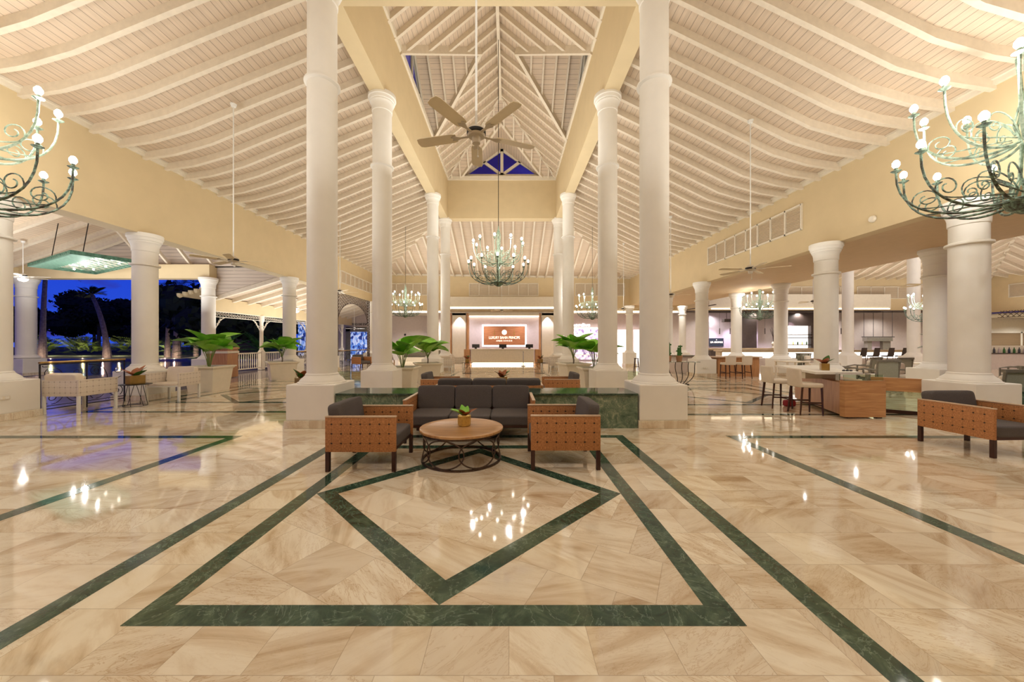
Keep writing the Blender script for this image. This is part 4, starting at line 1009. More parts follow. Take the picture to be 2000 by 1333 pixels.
for k, px in enumerate((75, 105, 135, 165, 195, 232, 262, 300, 340, 380)):
    p = at(px, 700, 45); rnd = random.Random(k)
    t = empty('garden_shrub', (p.x, 45+rnd.uniform(-1,1), -.02), 0, 'lit yellow-green palm-like shrub in the hedge row beyond the pool', 'shrub', 'lit shrubs beyond the pool')
    for j in range(16): frond_mb(2.0*rnd.uniform(.7,1.1), 14, .05, .7, .5).build('frond', 'hedge_leaf', t, M=Matrix.Translation((rnd.uniform(-.8,.8), rnd.uniform(-.4,.4), .3+rnd.uniform(0,1.0))) @ Matrix.Rotation(j*2.4, 4, 'Z') @ Matrix.Rotation(-rnd.uniform(.2,1.25), 4, 'Y'))
    if k % 2 == 0: point('garden_spot', (p.x+.5, 42.8, .5), 200, (1,.85,.45), .015)
for x, y, hh, l in ((-27, 33, 8, 'dark leafy tree behind the porch, left of the cycad'), (-21, 38, 9, 'dark leafy tree behind the porch railing'), (-34, 40, 9, 'dark leafy tree behind the garden building'), (-22.8, 29.5, 6.5, 'dark leafy tree close behind the right porch railing')):
    tree((x, y, -.02), hh, 4.2, l, int(hh*10+x), group='dark trees behind the porch', leaves=1600)
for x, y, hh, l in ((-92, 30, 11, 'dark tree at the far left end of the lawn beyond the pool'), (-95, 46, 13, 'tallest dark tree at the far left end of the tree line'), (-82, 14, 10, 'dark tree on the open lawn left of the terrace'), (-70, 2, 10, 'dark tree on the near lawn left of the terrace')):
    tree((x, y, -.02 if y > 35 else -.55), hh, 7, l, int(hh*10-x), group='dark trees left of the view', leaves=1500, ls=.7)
# cycads behind the porch rail
for (x, y, l, n) in ((-17.0, 20.8, 'dark green cycad with long fronds behind the podium', 26), (-16.8, 24.5, 'dark shrub of fronds behind the right porch railing', 18)):
    t = empty('cycad', (x, y, -.02), 0, l, 'cycad')
    MB().lathe([(.001,0),(.3,0),(.26,.5),(.18,.9),(.001,.95)], seg=12).build('trunk', 'bark', t, True)
    for j in range(n): frond_mb(1.9, 24, .03, .34, .35).build('frond', 'leaf_dark', t, M=Matrix.Translation((0,0,.85)) @ Matrix.Rotation(j*2.399, 4, 'Z') @ Matrix.Rotation(-(.15+1.1*(j/n)), 4, 'Y'))
point('garden_spot', (-15.6, 19.5, .6), 90, (1,.85,.6), .015)
p = at(470, 648, 40); o = MB().box(p.x-3, 40, 0, p.x+2.6, 41, 2.7).build('garden_building', 'dark_brown'); MB().box(p.x-3.2, 39.8, 2.7, p.x+2.8, 41, 3.2).build('roof_band', 'lilac_wall', o); tag(o, 'low dark building with a lilac roof band beyond the cycad', 'building')
g = MB(); g.add([(-17.4, 19.0, 4.02), (-14.7, 19.0, 4.75), (-14.7, 26, 4.75), (-17.4, 26, 4.02), (-17.4, 19.0, 4.14), (-14.7, 19.0, 4.87), (-14.7, 26, 4.87), (-17.4, 26, 4.14)], [(0,3,2,1),(4,5,6,7),(0,1,5,4),(1,2,6,5),(2,3,7,6),(3,0,4,7)])
for k in range(9): g.lathe([(.001,-.14),(.1,-.08),(.13,0),(.13,.1)], (-17.4+.3*k, 18.95, 4.08+.08*k), 8)
struct(g.build('trim_14', 'cream'))
# ================================================================ RECEPTION
YR = 27.35
def pb(px0, py0, px1, py1, Y, depth, g=None):
    a = at(px0, py0, Y); b = at(px1, py1, Y); g = g or MB(); g.box(a.x, Y, b.z, b.x, Y+depth, a.z); return g
pb(878, 580, 1084, 603, YR, .25).build('reception_canopy', 'white_trim'); tag(C.objects[-1], 'white canopy box above the reception, lit along its lower edge', 'canopy')
t = C.objects[-1]; pb(878, 600, 1084, 603.5, YR-.02, .02).build('light_strip', 'glow', t)
struct(pb(876, 605, 1087, 608.5, YR-.6, .9).build('trim_15', 'bar_wood'))
struct(pb(878, 608.5, 1086, 616, YR-.2, .5).build('trim_16', 'white_trim'))
for a, b, m_, i in ((877, 882, 'oak_v', 17), (883, 910, 'white_trim', 18), (911, 915, 'oak_v', 19), (1053.5, 1056.5, 'oak_v', 20), (1058, 1083, 'white_trim', 21), (1084, 1086.5, 'oak_v', 22)):
    struct(pb(a, 612, b, 712, YR-(.25 if 'oak' in m_ else .2), .6).build(f'trim_{i}', m_))
struct(pb(914, 612, 1056, 705, 29.2, .1).build('wall_reception', 'lilac_wall'))
struct(pb(914, 617, 1056, 619, 29.05, .1).build('trim_23', 'glow'))
for x in (896, 1070):
    p = at(x, 614, YR-.6); l = bpy.data.lights.new('downlight', 'SPOT'); l.energy = 330; l.color = (.95,.88,1); l.spot_size = R(80); l.spot_blend = .6; l.shadow_soft_size = .03; o = bpy.data.objects.new('downlight', l); o.location = (p.x, YR-.42, 3.75); C.objects.link(o)
p0 = at(943, 636, 29.0); p1 = at(1027, 676, 29.0); cx = (p0.x+p1.x)/2; cz = (p0.z+p1.z)/2; ww = p1.x-p0.x; hh = p0.z-p1.z
t = empty('reception_sign', (cx, 29.14, cz), 0, 'wooden backlit sign with an emblem and silver lettering behind the reception desk', 'sign')
MB().box(-ww/2-.06, .02, -hh/2-.06, ww/2+.06, .06, hh/2+.06).build('backlight', 'glow_white', t)
MB().box(-ww/2+.06, -.05, -hh/2+.06, ww/2-.06, .02, hh/2-.06).build('board', 'sign_wood', t)
text_mesh('LUXURY BAHIA PRINCIPE', .3, 'glow_soft', 'lettering', t, Matrix.Translation((0, -.07, -.17)) @ UPRIGHT, .015, ww*.72)
text_mesh('AMBAR ★★★★★', .17, 'glow_soft', 'lettering', t, Matrix.Translation((0, -.07, -.43)) @ UPRIGHT, .015, ww*.38)
g = MB(); g.add([(.2*math.cos(2*PI*k/32), -.07, .27+.2*math.sin(2*PI*k/32)) for k in range(32)], [tuple(range(32))]); g.tube([(-.06,-.09,.25), (.05,-.09,.33), (.12,-.09,.24), (0,-.09,.2)], .03, 5); g.build('emblem', 'glow_soft', t)
for x in (-.8, .8):
    g = MB(); g.tube([(x,-.06,.05), (x,-.06,.52)], [.035,.008], 6); g.build('ornament', 'gold', t)
a = at(920, 684, 25.3); b = at(1043, 684, 25.3); zt = 1.08
t = empty('reception_desk', ((a.x+b.x)/2, 25.3, 0), 0, 'long cream reception desk glowing along its foot', 'desk'); q = (b.x-a.x)/2
MB().rbox(-q, 0, .16, q, .7, zt, .01).build('body', 'white_wood', t); MB().box(-q+.05, .08, .02, q-.05, .6, .16).build('light_strip', 'glow', t); MB().rbox(-q-.05, -.05, zt, q+.05, .75, zt+.05, .01).build('worktop', 'white_trim', t)
for s in (-1, 1): MB().rbox(s*(q+.08) if s > 0 else -q-.5, 0, 0, s*(q+.5) if s > 0 else -q-.08, .7, zt+.02, .01).build('side_cabinet', 'oak_v', t)
for k, (px, l) in enumerate(((929, 'computer monitor on the left of the reception desk'), (982, 'computer monitor on the middle of the reception desk'), (1034, 'computer monitor on the right of the reception desk'))):
    p = at(px, 684, 25.6); t = empty('monitor', (p.x, 25.72, zt+.05), 0, l, 'monitor')
    MB().rbox(-.27, -.02, .08, .27, .02, .33, .005).build('display', 'black' if k != 0 else 'dark_grey', t); MB().box(-.08, -.06, 0, .08, .06, .1).build('stand', 'black', t)
p = fl(1022, 716); t = empty('barrier_post', (p.x, p.y, 0), 0, 'chrome barrier post before the right part of the reception desk', 'barrier post')
MB().lathe([(.001,0),(.17,0),(.17,.02),(.03,.05),(.025,.95),(.035,.96),(.035,1.0),(.001,1.0)], seg=20).build('post', 'steel', t, True)
# left of the reception: niche bench unit
t = empty('niche_unit', (-6.9, 30.0, 0), 0, 'cream fireplace-like unit against the far wall left of reception', 'cabinet')
g = MB(); g.box(-2.2, -.5, 0, 2.2, 0, .35); g.box(-2.2, -.5, .95, 2.2, 0, 1.15); g.box(-2.2, -.5, .35, -1.8, 0, .95); g.box(1.8, -.5, .35, 2.2, 0, .95); g.build('body', 'white_trim', t); MB().box(-1.8, -.1, .35, 1.8, -.05, .95).build('back', 'grey_wood', t)
g = MB(); g.box(-6.9-.3, 30.3, 1.6, -6.2, 30.42, 3.0) if False else g.box(-4.6, 30.25, 1.5, -4.4, 30.38, 2.8); g.box(-4.6, 30.25, 2.6, -3.5, 30.38, 2.8); struct(g.build('trim_24', 'grey_wood'))
p = at(773, 651, 30.2); o = MB().sphere((0,0,0), .1, 10).build('wall_speaker', 'black', None, True); o.location = (p.x, 32.9, 2.3); tag(o, 'small black speaker on the far grey wall left of reception', 'speaker')
# hurricane candle holders
t = empty('lantern', (-3.0, 9.0, 0), 0, 'wood and glass lantern beside the second tall column on the left', 'lantern'); p = at(768, 716, 13.5); t.location = (p.x, 13.2, 0)
g = MB()
for a in range(4): g.tube([(.16*math.cos(a*PI/2), .16*math.sin(a*PI/2), 0), (.13*math.cos(a*PI/2), .13*math.sin(a*PI/2), .95)], .02, 5)
g.build('frame', 'table_wood', t); MB().lathe([(.001,.35),(.10,.36),(.10,.85),(.001,.85)], seg=14).build('amber_vessel', 'gold', t, True); MB().lathe([(.12,.95),(.06,1.15),(.001,1.3)], seg=14).build('glass_cap', 'pane', t, True)
# ================================================================ SHOP AND DISPLAYS (behind right tall columns)
t = empty('shop_display', (0, 31.0, 0), 0, 'glowing lilac and white shop display behind the right planters', 'display')
a = at(1118, 643, 31.0); b = at(1173, 718, 31.0); t.location = ((a.x+b.x)/2, 31.0, 0); q = (b.x-a.x)/2
MB().box(-q, 0, .1, q, .06, a.z).build('lit_panel', 'goods', t); g = MB(); g.box(-q-.1, -.05, 0, -q, .06, a.z+.1); g.box(q, -.05, 0, q+.1, .06, a.z+.1); g.box(-q-.1, -.05, a.z, q+.1, .06, a.z+.12); g.build('frame', 'glow_white', t)
for z in (.5, 1.0): MB().box(-q, -.4, z, q, 0, z+.04).build('shelf', 'white_trim', t)
for k, (px0, px1, l) in enumerate(((1197, 1226, 'tall white lit panel left of the small white column'), (1240, 1252, 'narrow pale lit panel right of the small white column'), (1294, 1302, 'slim lit panel seen beside the cactus pots'))):
    a = at(px0, 643, 30.6); b = at(px1, 718, 30.6); o = MB().box(-(b.x-a.x)/2, 0, .05, (b.x-a.x)/2, .06, a.z).build('lit_panel', 'glow_soft'); o.location = ((a.x+b.x)/2, 30.9, -.05); tag(o, l, 'panel')
p = at(1134, 635, 31.0); o = text_mesh('mordive', .42, 'letter_glow', 'shop_lettering', None, Matrix.Translation((p.x, 31.16, p.z)) @ UPRIGHT, .04, 1.7); tag(o, 'glowing white shop lettering above the lilac display', 'lettering')
struct(MB().box(XL+.2, 27.95, 3.92, 13.2, 28.05, 4.02).build('trim_25', 'glow_white'))
# dark doorway near the small column
a = at(1340, 652, 30.0); b = at(1352, 718, 30.0)
g = MB(); g.box(a.x-.5, 31.0, 0, b.x+.2, 31.15, 2.9); struct(g.build('door_1', 'grey_wood')); MB().box(a.x-.2, 30.95, 0, b.x-.25, 31.0, 2.3).build('door_leaf', 'dark_brown', C.objects[-1])
# ================================================================ LOUNGE BAR (far right)
YB = 28.6
def panel(px0, px1, py0, py1, mat, nm, lab=None, Y=YB, d=.1, st=True):
    o = pb(px0, py0, px1, py1, Y, d).build(nm, mat); return struct(o) if st else tag(o, lab, 'panel')
panel(1385, 1480, 608, 735, 'lilac_wall', 'wall_bar_back', Y=28.9)
tr = 26
for a, b, m_ in ((1448, 1478, 'dark_brown'), (1540, 1596, 'dark_brown')): panel(a, b, 610, 704, m_, f'trim_{tr}', Y=28.5); tr += 1
struct(pb(1385, 604, 1720, 611, 28.0, .3).build(f'trim_{tr}', 'dark_brown')); tr += 1
struct(pb(1385, 575, 1740, 604, 27.2, .35).build(f'trim_{tr}', 'white_trim')); tr += 1
struct(pb(1390, 602.5, 1738, 604.5, 27.15, .05).build(f'trim_{tr}', 'glow')); tr += 1
for x in (1396, 1433, 1500, 1522, 1548, 1650, 1678):
    p = at(x, 616, 28.3); l = bpy.data.lights.new('bar_downlight', 'SPOT'); l.energy = 700; l.color = (.86,.76,1); l.spot_size = R(75); l.spot_blend = .7; l.shadow_soft_size = .03; o = bpy.data.objects.new('bar_downlight', l); o.location = (p.x, 28.15, 3.7); C.objects.link(o)
a = at(1391, 661, 28.4); b = at(1419.5, 677, 28.4)
t = empty('wall_sign', ((a.x+b.x)/2, 28.85, (a.z+b.z)/2), 0, 'small dark blue sign with gold lettering on the lilac bar wall', 'sign'); q = (b.x-a.x)/2; hz = (a.z-b.z)/2
MB().rbox(-q, -.03, -hz, q, .03, hz, .01).build('board', 'navy', t); text_mesh('LIA AROMAS', .2, 'glow_soft', 'lettering', t, Matrix.Translation((0, -.045, 0)) @ UPRIGHT, .01, q*1.7); MB().sphere((0,-.04,hz*.6), .035, 8).build('emblem', 'glow_soft', t, True)
# glowing shelf unit
a = at(1540, 637, 28.3); b = at(1579, 690, 28.3)
t = empty('bar_shelf', ((a.x+b.x)/2, 28.35, 0), 0, 'backlit bar shelf unit with dark shelves right of the chandelier', 'shelf'); q = (b.x-a.x)/2
MB().box(-q, .0, b.z, q, .05, a.z).build('backlight', 'glow_white', t)
for z in (b.z+.65, b.z+1.2, b.z+1.45): MB().box(-q-.1, -.3, z-.03, q+.1, 0, z+.03).build('shelf', 'dark_brown', t)
MB().box(q, -.3, b.z, q+.08, 0, a.z).build('side_panel', 'dark_brown', t); text_mesh('VINOS', .25, 'mauve', 'lettering', t, Matrix.Translation((-.1, -.03, a.z-.3)) @ UPRIGHT, .005)
MB().box(-q, -.1, 0, q+.08, .05, b.z).build('base_cabinet', 'bar_wood', t)
for k in range(4):
    o = MB().lathe([(.001,0),(.045,0),(.045,.16),(.015,.22),(.015,.3),(.001,.3)], seg=10).build('bottle', 'leaf_dark' if k % 2 else 'amber_glass', None, True); o.location = ((a.x+b.x)/2-q+.3+k*.35, 28.2, b.z+.68); tag(o, 'bottle on the lower shelf of the backlit unit', 'bottle', 'bottles on the backlit shelf')
# the long bar counter
t = empty('bar_counter', (20.8, 24.2, 0), 0, 'long bar counter glowing under its wooden top, beyond the armchairs', 'bar counter')
MB().box(-6.5, 0, 0, 6.6, .6, .72).build('body', 'grey_mauve', t); MB().box(-6.4, -.03, .55, 6.5, 0, .92).build('light_panel', 'glow_white', t); MB().rbox(-6.6, -.3, .98, 6.7, .7, 1.08, .01).build('worktop', 'bar_wood', t); MB().box(-6.5, 0, .72, 6.6, .6, .98).build('upper_body', 'bar_wood', t)
# far doorway portal and suspended frame
a = at(1692, 660, 28.8); b = at(1737, 700, 28.8)
t = empty('door_portal', ((a.x+b.x)/2, 28.9, 0), 0, 'dark framed portal around a lilac niche at the back of the lounge', 'portal'); q = (b.x-a.x)/2
g = MB(); g.box(-q, -.2, 0, -q*.62, .1, a.z); g.box(q*.35, -.2, 0, q, .1, a.z); g.box(-q-.12, -.25, a.z-.28, q+.12, .1, a.z+.02); g.build('frame', 'grey_wood', t); MB().box(-q*.62, .05, 0, q*.35, .1, a.z-.28).build('niche', 'lilac_wall', t)
a = at(1686, 625, 26.0)
t = empty('hanging_rods', (at(1715, 660, 28.3).x, 28.3, 2.0), 0, 'four thin rods hanging a bar frame before the dark portal', 'hanging frame')
for k in (-1.5, -.5, .5, 1.5): g = MB(); g.tube([(k*.75, 0, 0), (k*.75, 0, 2.05)], .015, 5); g.build('rod', 'iron', t)
MB().box(-1.3, -.02, 0, 1.3, .02, .05).build('rail', 'iron', t)
struct(MB().box(13.5, 23.5, 4.05, 13.6, 27.6, 4.1).build(f'trim_{tr}', 'dark_brown')); tr += 1
# round ceiling speaker rig and pendant tubes
for px, l in ((1405.5, 'left thin pendant lamp over the dark blue sign'), (1426, 'right thin pendant lamp over the dark blue sign'), (1494, 'thin pendant lamp right of the dark curtain panel'), (1643, 'thin pendant lamp beside the middle short column')):
    p = at(px, 653, 27.9); t = empty('pendant_lamp', (p.x, 27.9, p.z), 0, l, 'pendant lamp')
    MB().lathe([(.001,0),(.035,0),(.035,.45),(.001,.47)], seg=10).build('lamp_tube', 'dark_brown', t, True); g = MB(); g.tube([(0,0,.45), (0,0,4.05-p.z)], .008, 4); g.build('cord', 'iron', t)
p = at(1419, 628, 28.0); o = MB().rbox(-.28, -.2, -.12, .28, .2, .12, .03).build('projector', 'dark_brown'); o.location = (p.x, 28.0, 3.3); tag(o, 'dark projector hanging at the top of the lilac bar wall', 'projector')
g = MB(); g.tube([(0,0,.12), (0,0,.8)], .02, 6); g.build('mount', 'dark_brown', o)
# vase of branches on the bar
p = at(1511, 690, 27.6); t = empty('branch_vase', (p.x, 27.6, 1.15), 0, 'white vase of dark branches on the back bar left of the backlit shelves', 'vase'); MB().lathe([(.001,0),(.14,0),(.08,.15),(.16,.35),(.09,.5),(.001,.5)], seg=14).build('vase_body', 'white_trim', t, True)
g = MB()
for k in range(9): a_ = k*.7; g.tube([(0,0,.45), (.05*math.cos(a_), .05*math.sin(a_), .9), (.25*math.cos(a_), .2*math.sin(a_), 1.4+.1*(k % 3))], [.02,.02,.01], 4)
g.build('branches', 'dark_brown', t)
t = empty('back_counter', (at(1470, 700, 27.6).x, 27.6, 0), 0, 'dark back counter below the lilac bar wall', 'counter'); MB().box(-3.4, -.3, 0, 4.4, .3, 1.0).build('body', 'dark_brown', t); MB().rbox(-3.5, -.35, 1.0, 4.5, .35, 1.15, .01).build('worktop', 'bar_wood', t)
# striped shutter wall and bottle shelf at far right
g = MB(); g.box(37.4, 25.5, 3.7, 50, 30.9, 3.8); struct(g.build(f'trim_{tr}', 'white_trim')); tr += 1
t = empty('shutter', (42.6, 31.0, 0), 0, 'brown slatted shutter above the bottles at the right edge', 'shutter'); MB().box(-1.35, -.03, .4, 2.2, 0, 2.4).build('slats', 'shutter', t)
g = MB(); g.box(-1.45, -.06, .35, -1.35, .02, 2.5); g.box(1.6, -.06, .35, 1.75, .02, 2.5); g.box(-1.45, -.06, 2.4, 2.2, .02, 2.55); g.build('frame', 'white_trim', t)
t = empty('hanging_trellis', (36.9, 27.0, 3.45), R(-90), 'diamond lattice strip hanging below the lounge wall at right', 'trellis')
g = MB(); lattice(g, 8, .5, lambda x, z: True, .3, .03, .02); g.box(0, -.02, 0, 8, .02, .03); g.build('lattice', 'bronze', t)
t = empty('bottle_shelf', (29.9, 21.2, 0), 0, 'low back shelf lined with dark bottles at the right edge', 'shelf'); MB().box(-1.5, 0, 0, 3, .35, .92).build('body', 'grey_mauve', t); MB().box(-1.5, -.05, .92, 3, .4, .96).build('worktop', 'dark_brown', t); MB().box(-1.5, .35, .96, 3, .4, 1.4).build('back_board', 'white_trim', t)
for k in range(14):
    o = MB().lathe([(.001,0),(.05,0),(.05,.2),(.02,.27),(.018,.34),(.001,.34)], seg=10).build('bottle', ['leaf_dark','dark_grey','mauve','leaf_dark','navy'][k % 5], None, True); o.location = (28.6+k*.3, 21.35, .96); tag(o, 'dark bottle in the row on the shelf at the right edge', 'bottle', 'bottles on the shelf at the right edge')
def down(x, y, z, pw, col=WARM, ang=150):  # spots added to brighten the back rooms, soffit and lounge, without fixtures
    l = bpy.data.lights.new('fill_spot', 'SPOT'); l.energy = pw; l.color = col; l.spot_size = R(ang); l.spot_blend = .8; l.shadow_soft_size = .02
    o = bpy.data.objects.new('fill_spot', l); o.location = (x, y, z); C.objects.link(o)
for x in (-9, -6.6, -4.9, 4.6, 7.6, 10.6): down(x, 29.2, 3.98, 420)
for x in (-8, -4, 3.4, 7.5, 11.5): down(x, 28.2, 3.98, 200)
for x in (-1.9, .9): down(x, 28.2, 3.5, 160)
for y in (4, 8.8, 13.8, 19, 24): down(11.4, y, 4.36, 190)
for x in (15.5, 18.5, 26.5, 30, 34): down(x, 26.6, 3.9, 330); down(x, 16, 4.2, 240, ang=170)
for x in (16, 19.5, 23, 26.5, 30): down(x, 28.35, 3.95, 260)
for x, y in ((-12.5, 30), (-8.5, 30.5), (-12.5, 27)): down(x, y, 3.6, 220)
for x, y in ((40.5, 29), (43.5, 29)): down(x, y, 3.6, 500)
# ================================================================ STONE-TOPPED COUNTER, BAR STOOLS
t = empty('island_counter', (7.03, 7.5, 0), 0, 'wooden counter with a pale stone top and glass guard, two white stools beside it', 'counter')
MB().prism([(0,0),(.86,0),(.86,.12),(0,.12)], .76, None, .03).build('end_panel', 'oak_h', t)
MB().prism([(.02,.12),(.80,.12),(1.7,2.5),(.95,2.5)], .68, None, .06).build('body', 'oak_v', t)
for x in (.08, .7): MB().box(x, .02, 0, x+.1, .1, .03).build('foot', 'dark_wood', t)
MB().prism([(-.32,.35),(.62,.25),(1.65,2.65),(.55,2.7)], .05, None, .90).build('stone_top', 'plaster', t)
MB().prism([(.06,.2),(.09,.2),(.09,.28),(.06,.28)], .14, None, .78).build('bracket', 'steel', t); MB().prism([(.70,.2),(.74,.2),(.74,.28),(.70,.28)], .14, None, .78).build('bracket', 'steel', t)
MB().box(.0, .03, .79, .84, .04, .92).build('glass_guard', 'green_glass', t)
MB().box(-.0, 1.0, .74, .8, 1.4, .9).build('top_support', 'white_trim', t)
g = MB()
for k in range(6): g.sphere((.48+.04*k, .5+.02*(k % 2), .965), .022, 8)
o = g.build('shells', 'dark_grey', None, True); o.location = (7.03, 7.55, 0); tag(o, 'row of small dark pebbles on the stone-topped counter', 'pebbles', kind='stuff')
p = at(1616, 728, 8.3); vase((p.x-.02, 8.35, .95), 'brass planter with rust leaves on the stone-topped counter', 1.25, 1)
t = empty('island_screen', (8.45, 8.25, 0), R(-38), 'wooden and glass screen between the stone counter and the broad column', 'screen')
MB().rbox(-.15, -.03, .5, .72, .03, .80, .005).build('wood_panel', 'oak_h', t); MB().box(-.15, -.01, .08, .72, .01, .5).build('glass_panel', 'green_glass', t); MB().box(-.15, -.02, 0, .72, .02, .08).build('base_rail', 'dark_wood', t)
stool = None
def bar_stool(loc, rz, label):
    global stool
    if stool is not None: return copy_tree(stool, loc, rz, label)
    t = stool = empty('bar_stool', loc, rz, label, 'bar stool', 'white bar stools with dark legs')
    MB().rbox(-.22, -.22, .60, .22, .22, .70, .03, 3).build('seat', 'leather_white', t, True)
    MB().rbox(-.22, .15, .62, .22, .22, 1.03, .025, 3, Matrix.Rotation(R(-4), 4, 'X')).build('backrest', 'leather_white', t, True)
    for sx in (-1, 1):
        for sy in (-1, 1): g = MB(); g.tube([(sx*.19, sy*.19, .62), (sx*.215, sy*(.20 if sy < 0 else .25), 0)], [.027,.018], 4); g.build('leg', 'dark_wood', t)
    g = MB(); g.box(-.2, -.21, .2, .2, -.18, .23); g.box(-.215, -.2, .26, -.185, .22, .29); g.box(.185, -.2, .26, .215, .22, .29); g.build('footrest', 'dark_wood', t); return t
bar_stool((6.66, 8.03, 0), R(82), 'nearer white bar stool at the stone-topped counter')
bar_stool((6.62, 8.83, 0), R(84), 'white bar stool behind the nearer one at the stone-topped counter')
bar_stool((9.7, 15.9, 0), R(178), 'far white bar stool facing away, the left of the pair')
bar_stool((10.4, 15.9, 0), R(182), 'far white bar stool facing away, the right of the pair')
o = MB().rbox(-.13, -.08, 0, .13, .08, .16, .05, 3).build('handbag', 'red_cloth', None, True); o.location = (7.0, 8.95, 0); tag(o, 'small dark red bag on the floor behind the bar stool legs', 'bag')
t = empty('high_counter', (9.9, 16.9, 0), 0, 'wooden high counter in front of the two far bar stools', 'counter'); t.location = (10.5, 17.0, 0)
MB().box(-.75, -.25, 0, 1.2, .35, .88).build('body', 'oak_v', t); MB().rbox(-.85, -.35, .88, 1.3, .45, .93, .01).build('worktop', 'rail_wood', t)
# ================================================================ GLASS TABLE WITH CACTUS POTS
p = fl(1312, 752); t = empty('glass_table', (p.x+.15, p.y, 0), 0, 'glass-topped console on curved iron legs by the second tall right column', 'table'); gx, gy = p.x+.15, p.y
MB().rbox(-.75, -.35, .86, .75, .35, .88, .004).build('glass_top', 'green_glass', t)
for k in range(6):
    x = -.6+k*.24; g = MB(); g.tube(bez((x,-.25,.86), (x-.1,-.3,.5), (x+.25,.0,.35), (x*.4+.1,.0,.01), 10), .014, 5); g.build('leg', 'iron', t, True)
g = MB(); g.tube([(-.3,0,.015), (.5,0,.015)], .02, 5); g.build('base_bar', 'iron', t)
for dx, hh, l in ((-.28, .55, 'taller green cactus in a terracotta pot on the glass console'), (.13, .45, 'shorter green cactus in a terracotta pot on the glass console')):
    t = empty('potted_cactus', (gx+dx, gy, .88), 0, l, 'cactus'); MB().lathe([(.001,0),(.09,0),(.12,.2),(.125,.22),(.10,.22),(.001,.19)], seg=18).build('pot', 'pot_terra', t, True)
    g = MB()
    for k in range(3):
        a_ = k*2.1; x, y = .04*math.cos(a_), .04*math.sin(a_); pr = []; n = 8
        for j in range(n+1): u = j/n; pr.append((max(.001, .045*(1-.3*u)*(1 if j < n else 0)+.0), .18+hh*u*(1-.18*k)))
        g.lathe(pr, (x, y, 0), 8)
        for j in range(4): g.sphere((x+.05*math.cos(j*1.9+k), y+.05*math.sin(j*1.9+k), .3+hh*.2*j), .03, 6)
    g.build('cactus_stems', 'cactus', t, True)
# dark A-frame stand
p = fl(1243, 728); t = empty('luggage_stand', (p.x, p.y, 0), 0, 'small dark folding stand left of the tallest right column', 'stand')
for s in (-1, 1):
    for q in (-1, 1): g = MB(); g.tube([(s*.12, q*.1, 0), (s*.08, q*.02, .75)], .02, 5); g.build('leg', 'dark_wood', t)
MB().box(-.12, -.03, .72, .12, .03, .76).build('top_rail', 'dark_wood', t); MB().box(-.1, -.02, .3, .1, .02, .33).build('stretcher', 'dark_wood', t)
# low counter between short columns
p = at(1366, 712, 17.5); t = empty('console_counter', (9.15, 19.0, 0), 0, 'grey counter top seen left of the short column by the far stools', 'counter'); MB().box(-.5, -.4, 0, .5, .3, .85).build('body', 'grey_mauve', t); MB().rbox(-.6, -.5, .85, .6, .4, .92, .01).build('worktop', 'grey_wood', t)
# ================================================================ LOUNGE ARMCHAIRS
lounge = None
def lounge_chair(loc, rz, label, h=.98):
    global lounge
    if lounge is not None: return copy_tree(lounge, loc, rz, label)
    t = lounge = empty('lounge_armchair', loc, rz, label, 'armchair', 'grey framed lounge armchairs')
    g = MB()
    for s in (-1, 1):
        g.tube([(s*.34,.36,0), (s*.34,.38,.5), (s*.34,.44,h)], .03, 6); g.tube([(s*.34,-.34,0), (s*.34,-.34,.62), (s*.34,-.1,.68), (s*.34,.38,.66)], .03, 6)
    g.box(-.37, .39, h-.04, .37, .47, h+.03); g.box(-.34, -.36, .30, .34, .38, .36); g.build('frame', 'grey_wood', t)
    MB().box(-.31, .385, .42, .31, .42, h-.04).build('cane_back', 'cane', t); MB().cushion(-.32, -.34, .36, .32, .34, .5, 6, 6).build('seat_cushion', 'leather_white', t, True, 80); MB().cushion(-.28, .22, .48, .28, .38, h-.1, 5, 6).build('back_cushion', 'leather_white', t, True, 80)
    return t
for k, (px, Y, rz) in enumerate(((1655, 13.2, 60), (1685, 14.6, 200), (1712, 12.4, 175), (1742, 14.2, 190), (1560, 20, 170), (1590, 19, 30), (1778, 12.2, 20), (1975, 9.3, 178), (1948, 8.2, 175), (1990, 13.5, 200), (1520, 21, 160))):
    p = at(px, 700, Y)
    lounge_chair((p.x, Y, 0), R(rz), ['grey lounge armchair turned sideways right of the middle short column', 'grey lounge armchair facing away beyond the stone counter', 'nearest grey lounge armchair facing away behind the stone counter', 'grey lounge armchair facing away right of the tall lounge column', 'far lounge armchair left of the middle short column, back to camera', 'far lounge armchair left of the middle short column, facing forward', 'lounge armchair with a cream cushion left of the half hidden column', 'cane-backed lounge armchair at the right edge above the broad plinth', 'cane-backed armchair just right of the broad column', 'farther lounge armchair at the right edge', 'farthest lounge armchair left of the backlit shelves'][k])
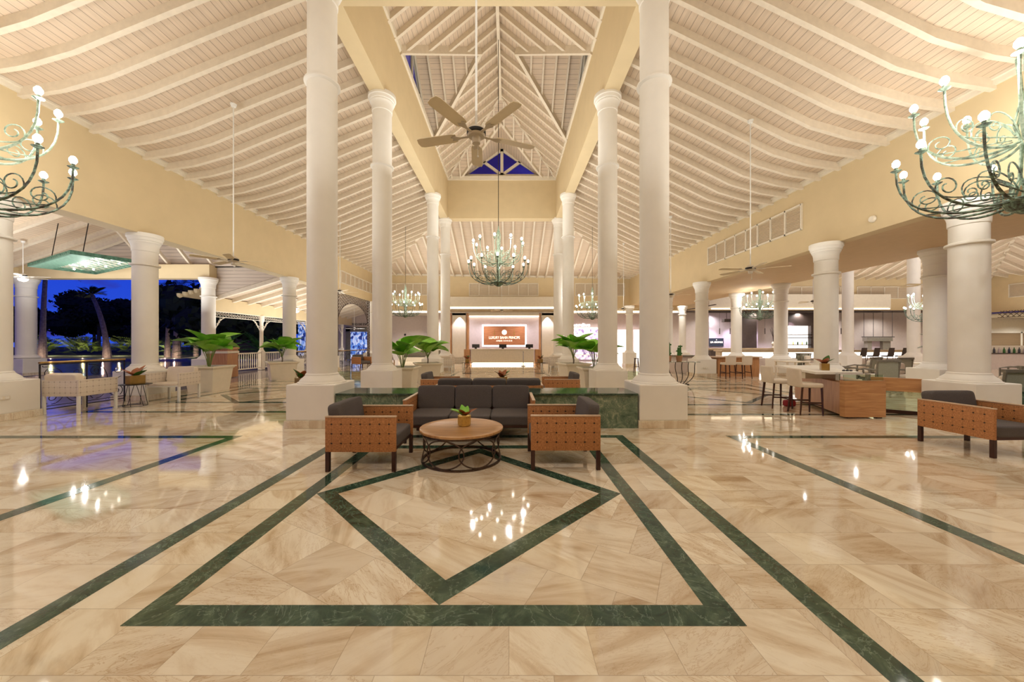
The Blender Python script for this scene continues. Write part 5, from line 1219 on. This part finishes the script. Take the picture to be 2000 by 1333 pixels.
for k, px in enumerate((1655, 1680, 1705, 1733, 1760)):
    p = at(px, 700, 22.9); t = empty('bar_chair', (p.x, 22.9, 0), 0, ['leftmost dark high chair at the glowing bar counter', 'second dark high chair from the left at the glowing bar', 'middle one of the five dark high chairs at the glowing bar', 'second dark high chair from the right at the glowing bar', 'rightmost dark high chair at the glowing bar counter'][k], 'bar chair', 'dark chairs along the glowing bar counter')
    MB().rbox(-.2, -.2, .68, .2, .2, .76, .02).build('seat', 'dark_brown', t)
    g = MB(); g.add([(-.2,-.22,.76),(.2,-.22,.76),(.16,-.3,1.25),(-.16,-.3,1.25),(-.2,-.18,.76),(.2,-.18,.76),(.16,-.27,1.25),(-.16,-.27,1.25)], [(0,1,2,3),(7,6,5,4),(0,4,5,1),(1,5,6,2),(2,6,7,3),(3,7,4,0)]); g.build('backrest', 'dark_brown', t)
    for sx in (-1, 1):
        for sy in (-1, 1): g = MB(); g.tube([(sx*.17, sy*.17, .68), (sx*.2, sy*.2, 0)], .018, 4); g.build('leg', 'iron', t)
for k, (px, Y, l) in enumerate(((1540, 17.5, 'square white lounge table near the far armchairs'), (1800, 14.9, 'long pale table before the half hidden column'))):
    p = at(px, 710, Y); t = empty('lounge_table', (p.x+.4*(k == 0)+(-1.2 if k == 0 else 0), Y-(1.2 if k == 0 else 0), 0), 0, l, 'table'); MB().rbox(-.5, -.4, .7, .5, .4, .75, .01).build('tabletop', 'white_trim', t)
    for sx in (-1, 1):
        for sy in (-1, 1): MB().box(sx*.45-.03, sy*.35-.03, 0, sx*.45+.03, sy*.35+.03, .7).build('leg', 'white_trim', t)
# skirting light switch plates on plinths
for (x, y, z, rz, l) in ((-10.228, 7.25, .47, 90, 'socket plate on the plinth at the left edge'), (9.1, 16.6, .42, 0, 'socket plate on the plinth of the short column by the far stools')):
    t = empty('socket_plate', (x, y, z), R(rz), l, 'socket'); g = MB(); g.rbox(-.1, -.008, -.035, .1, .0, .035, .004); g.build('plate', 'white_trim', t)
    for s in (-1, 1): MB().box(s*.05-.03, -.012, -.025, s*.05+.03, -.007, .025).build('socket_face', 'plaster', t)
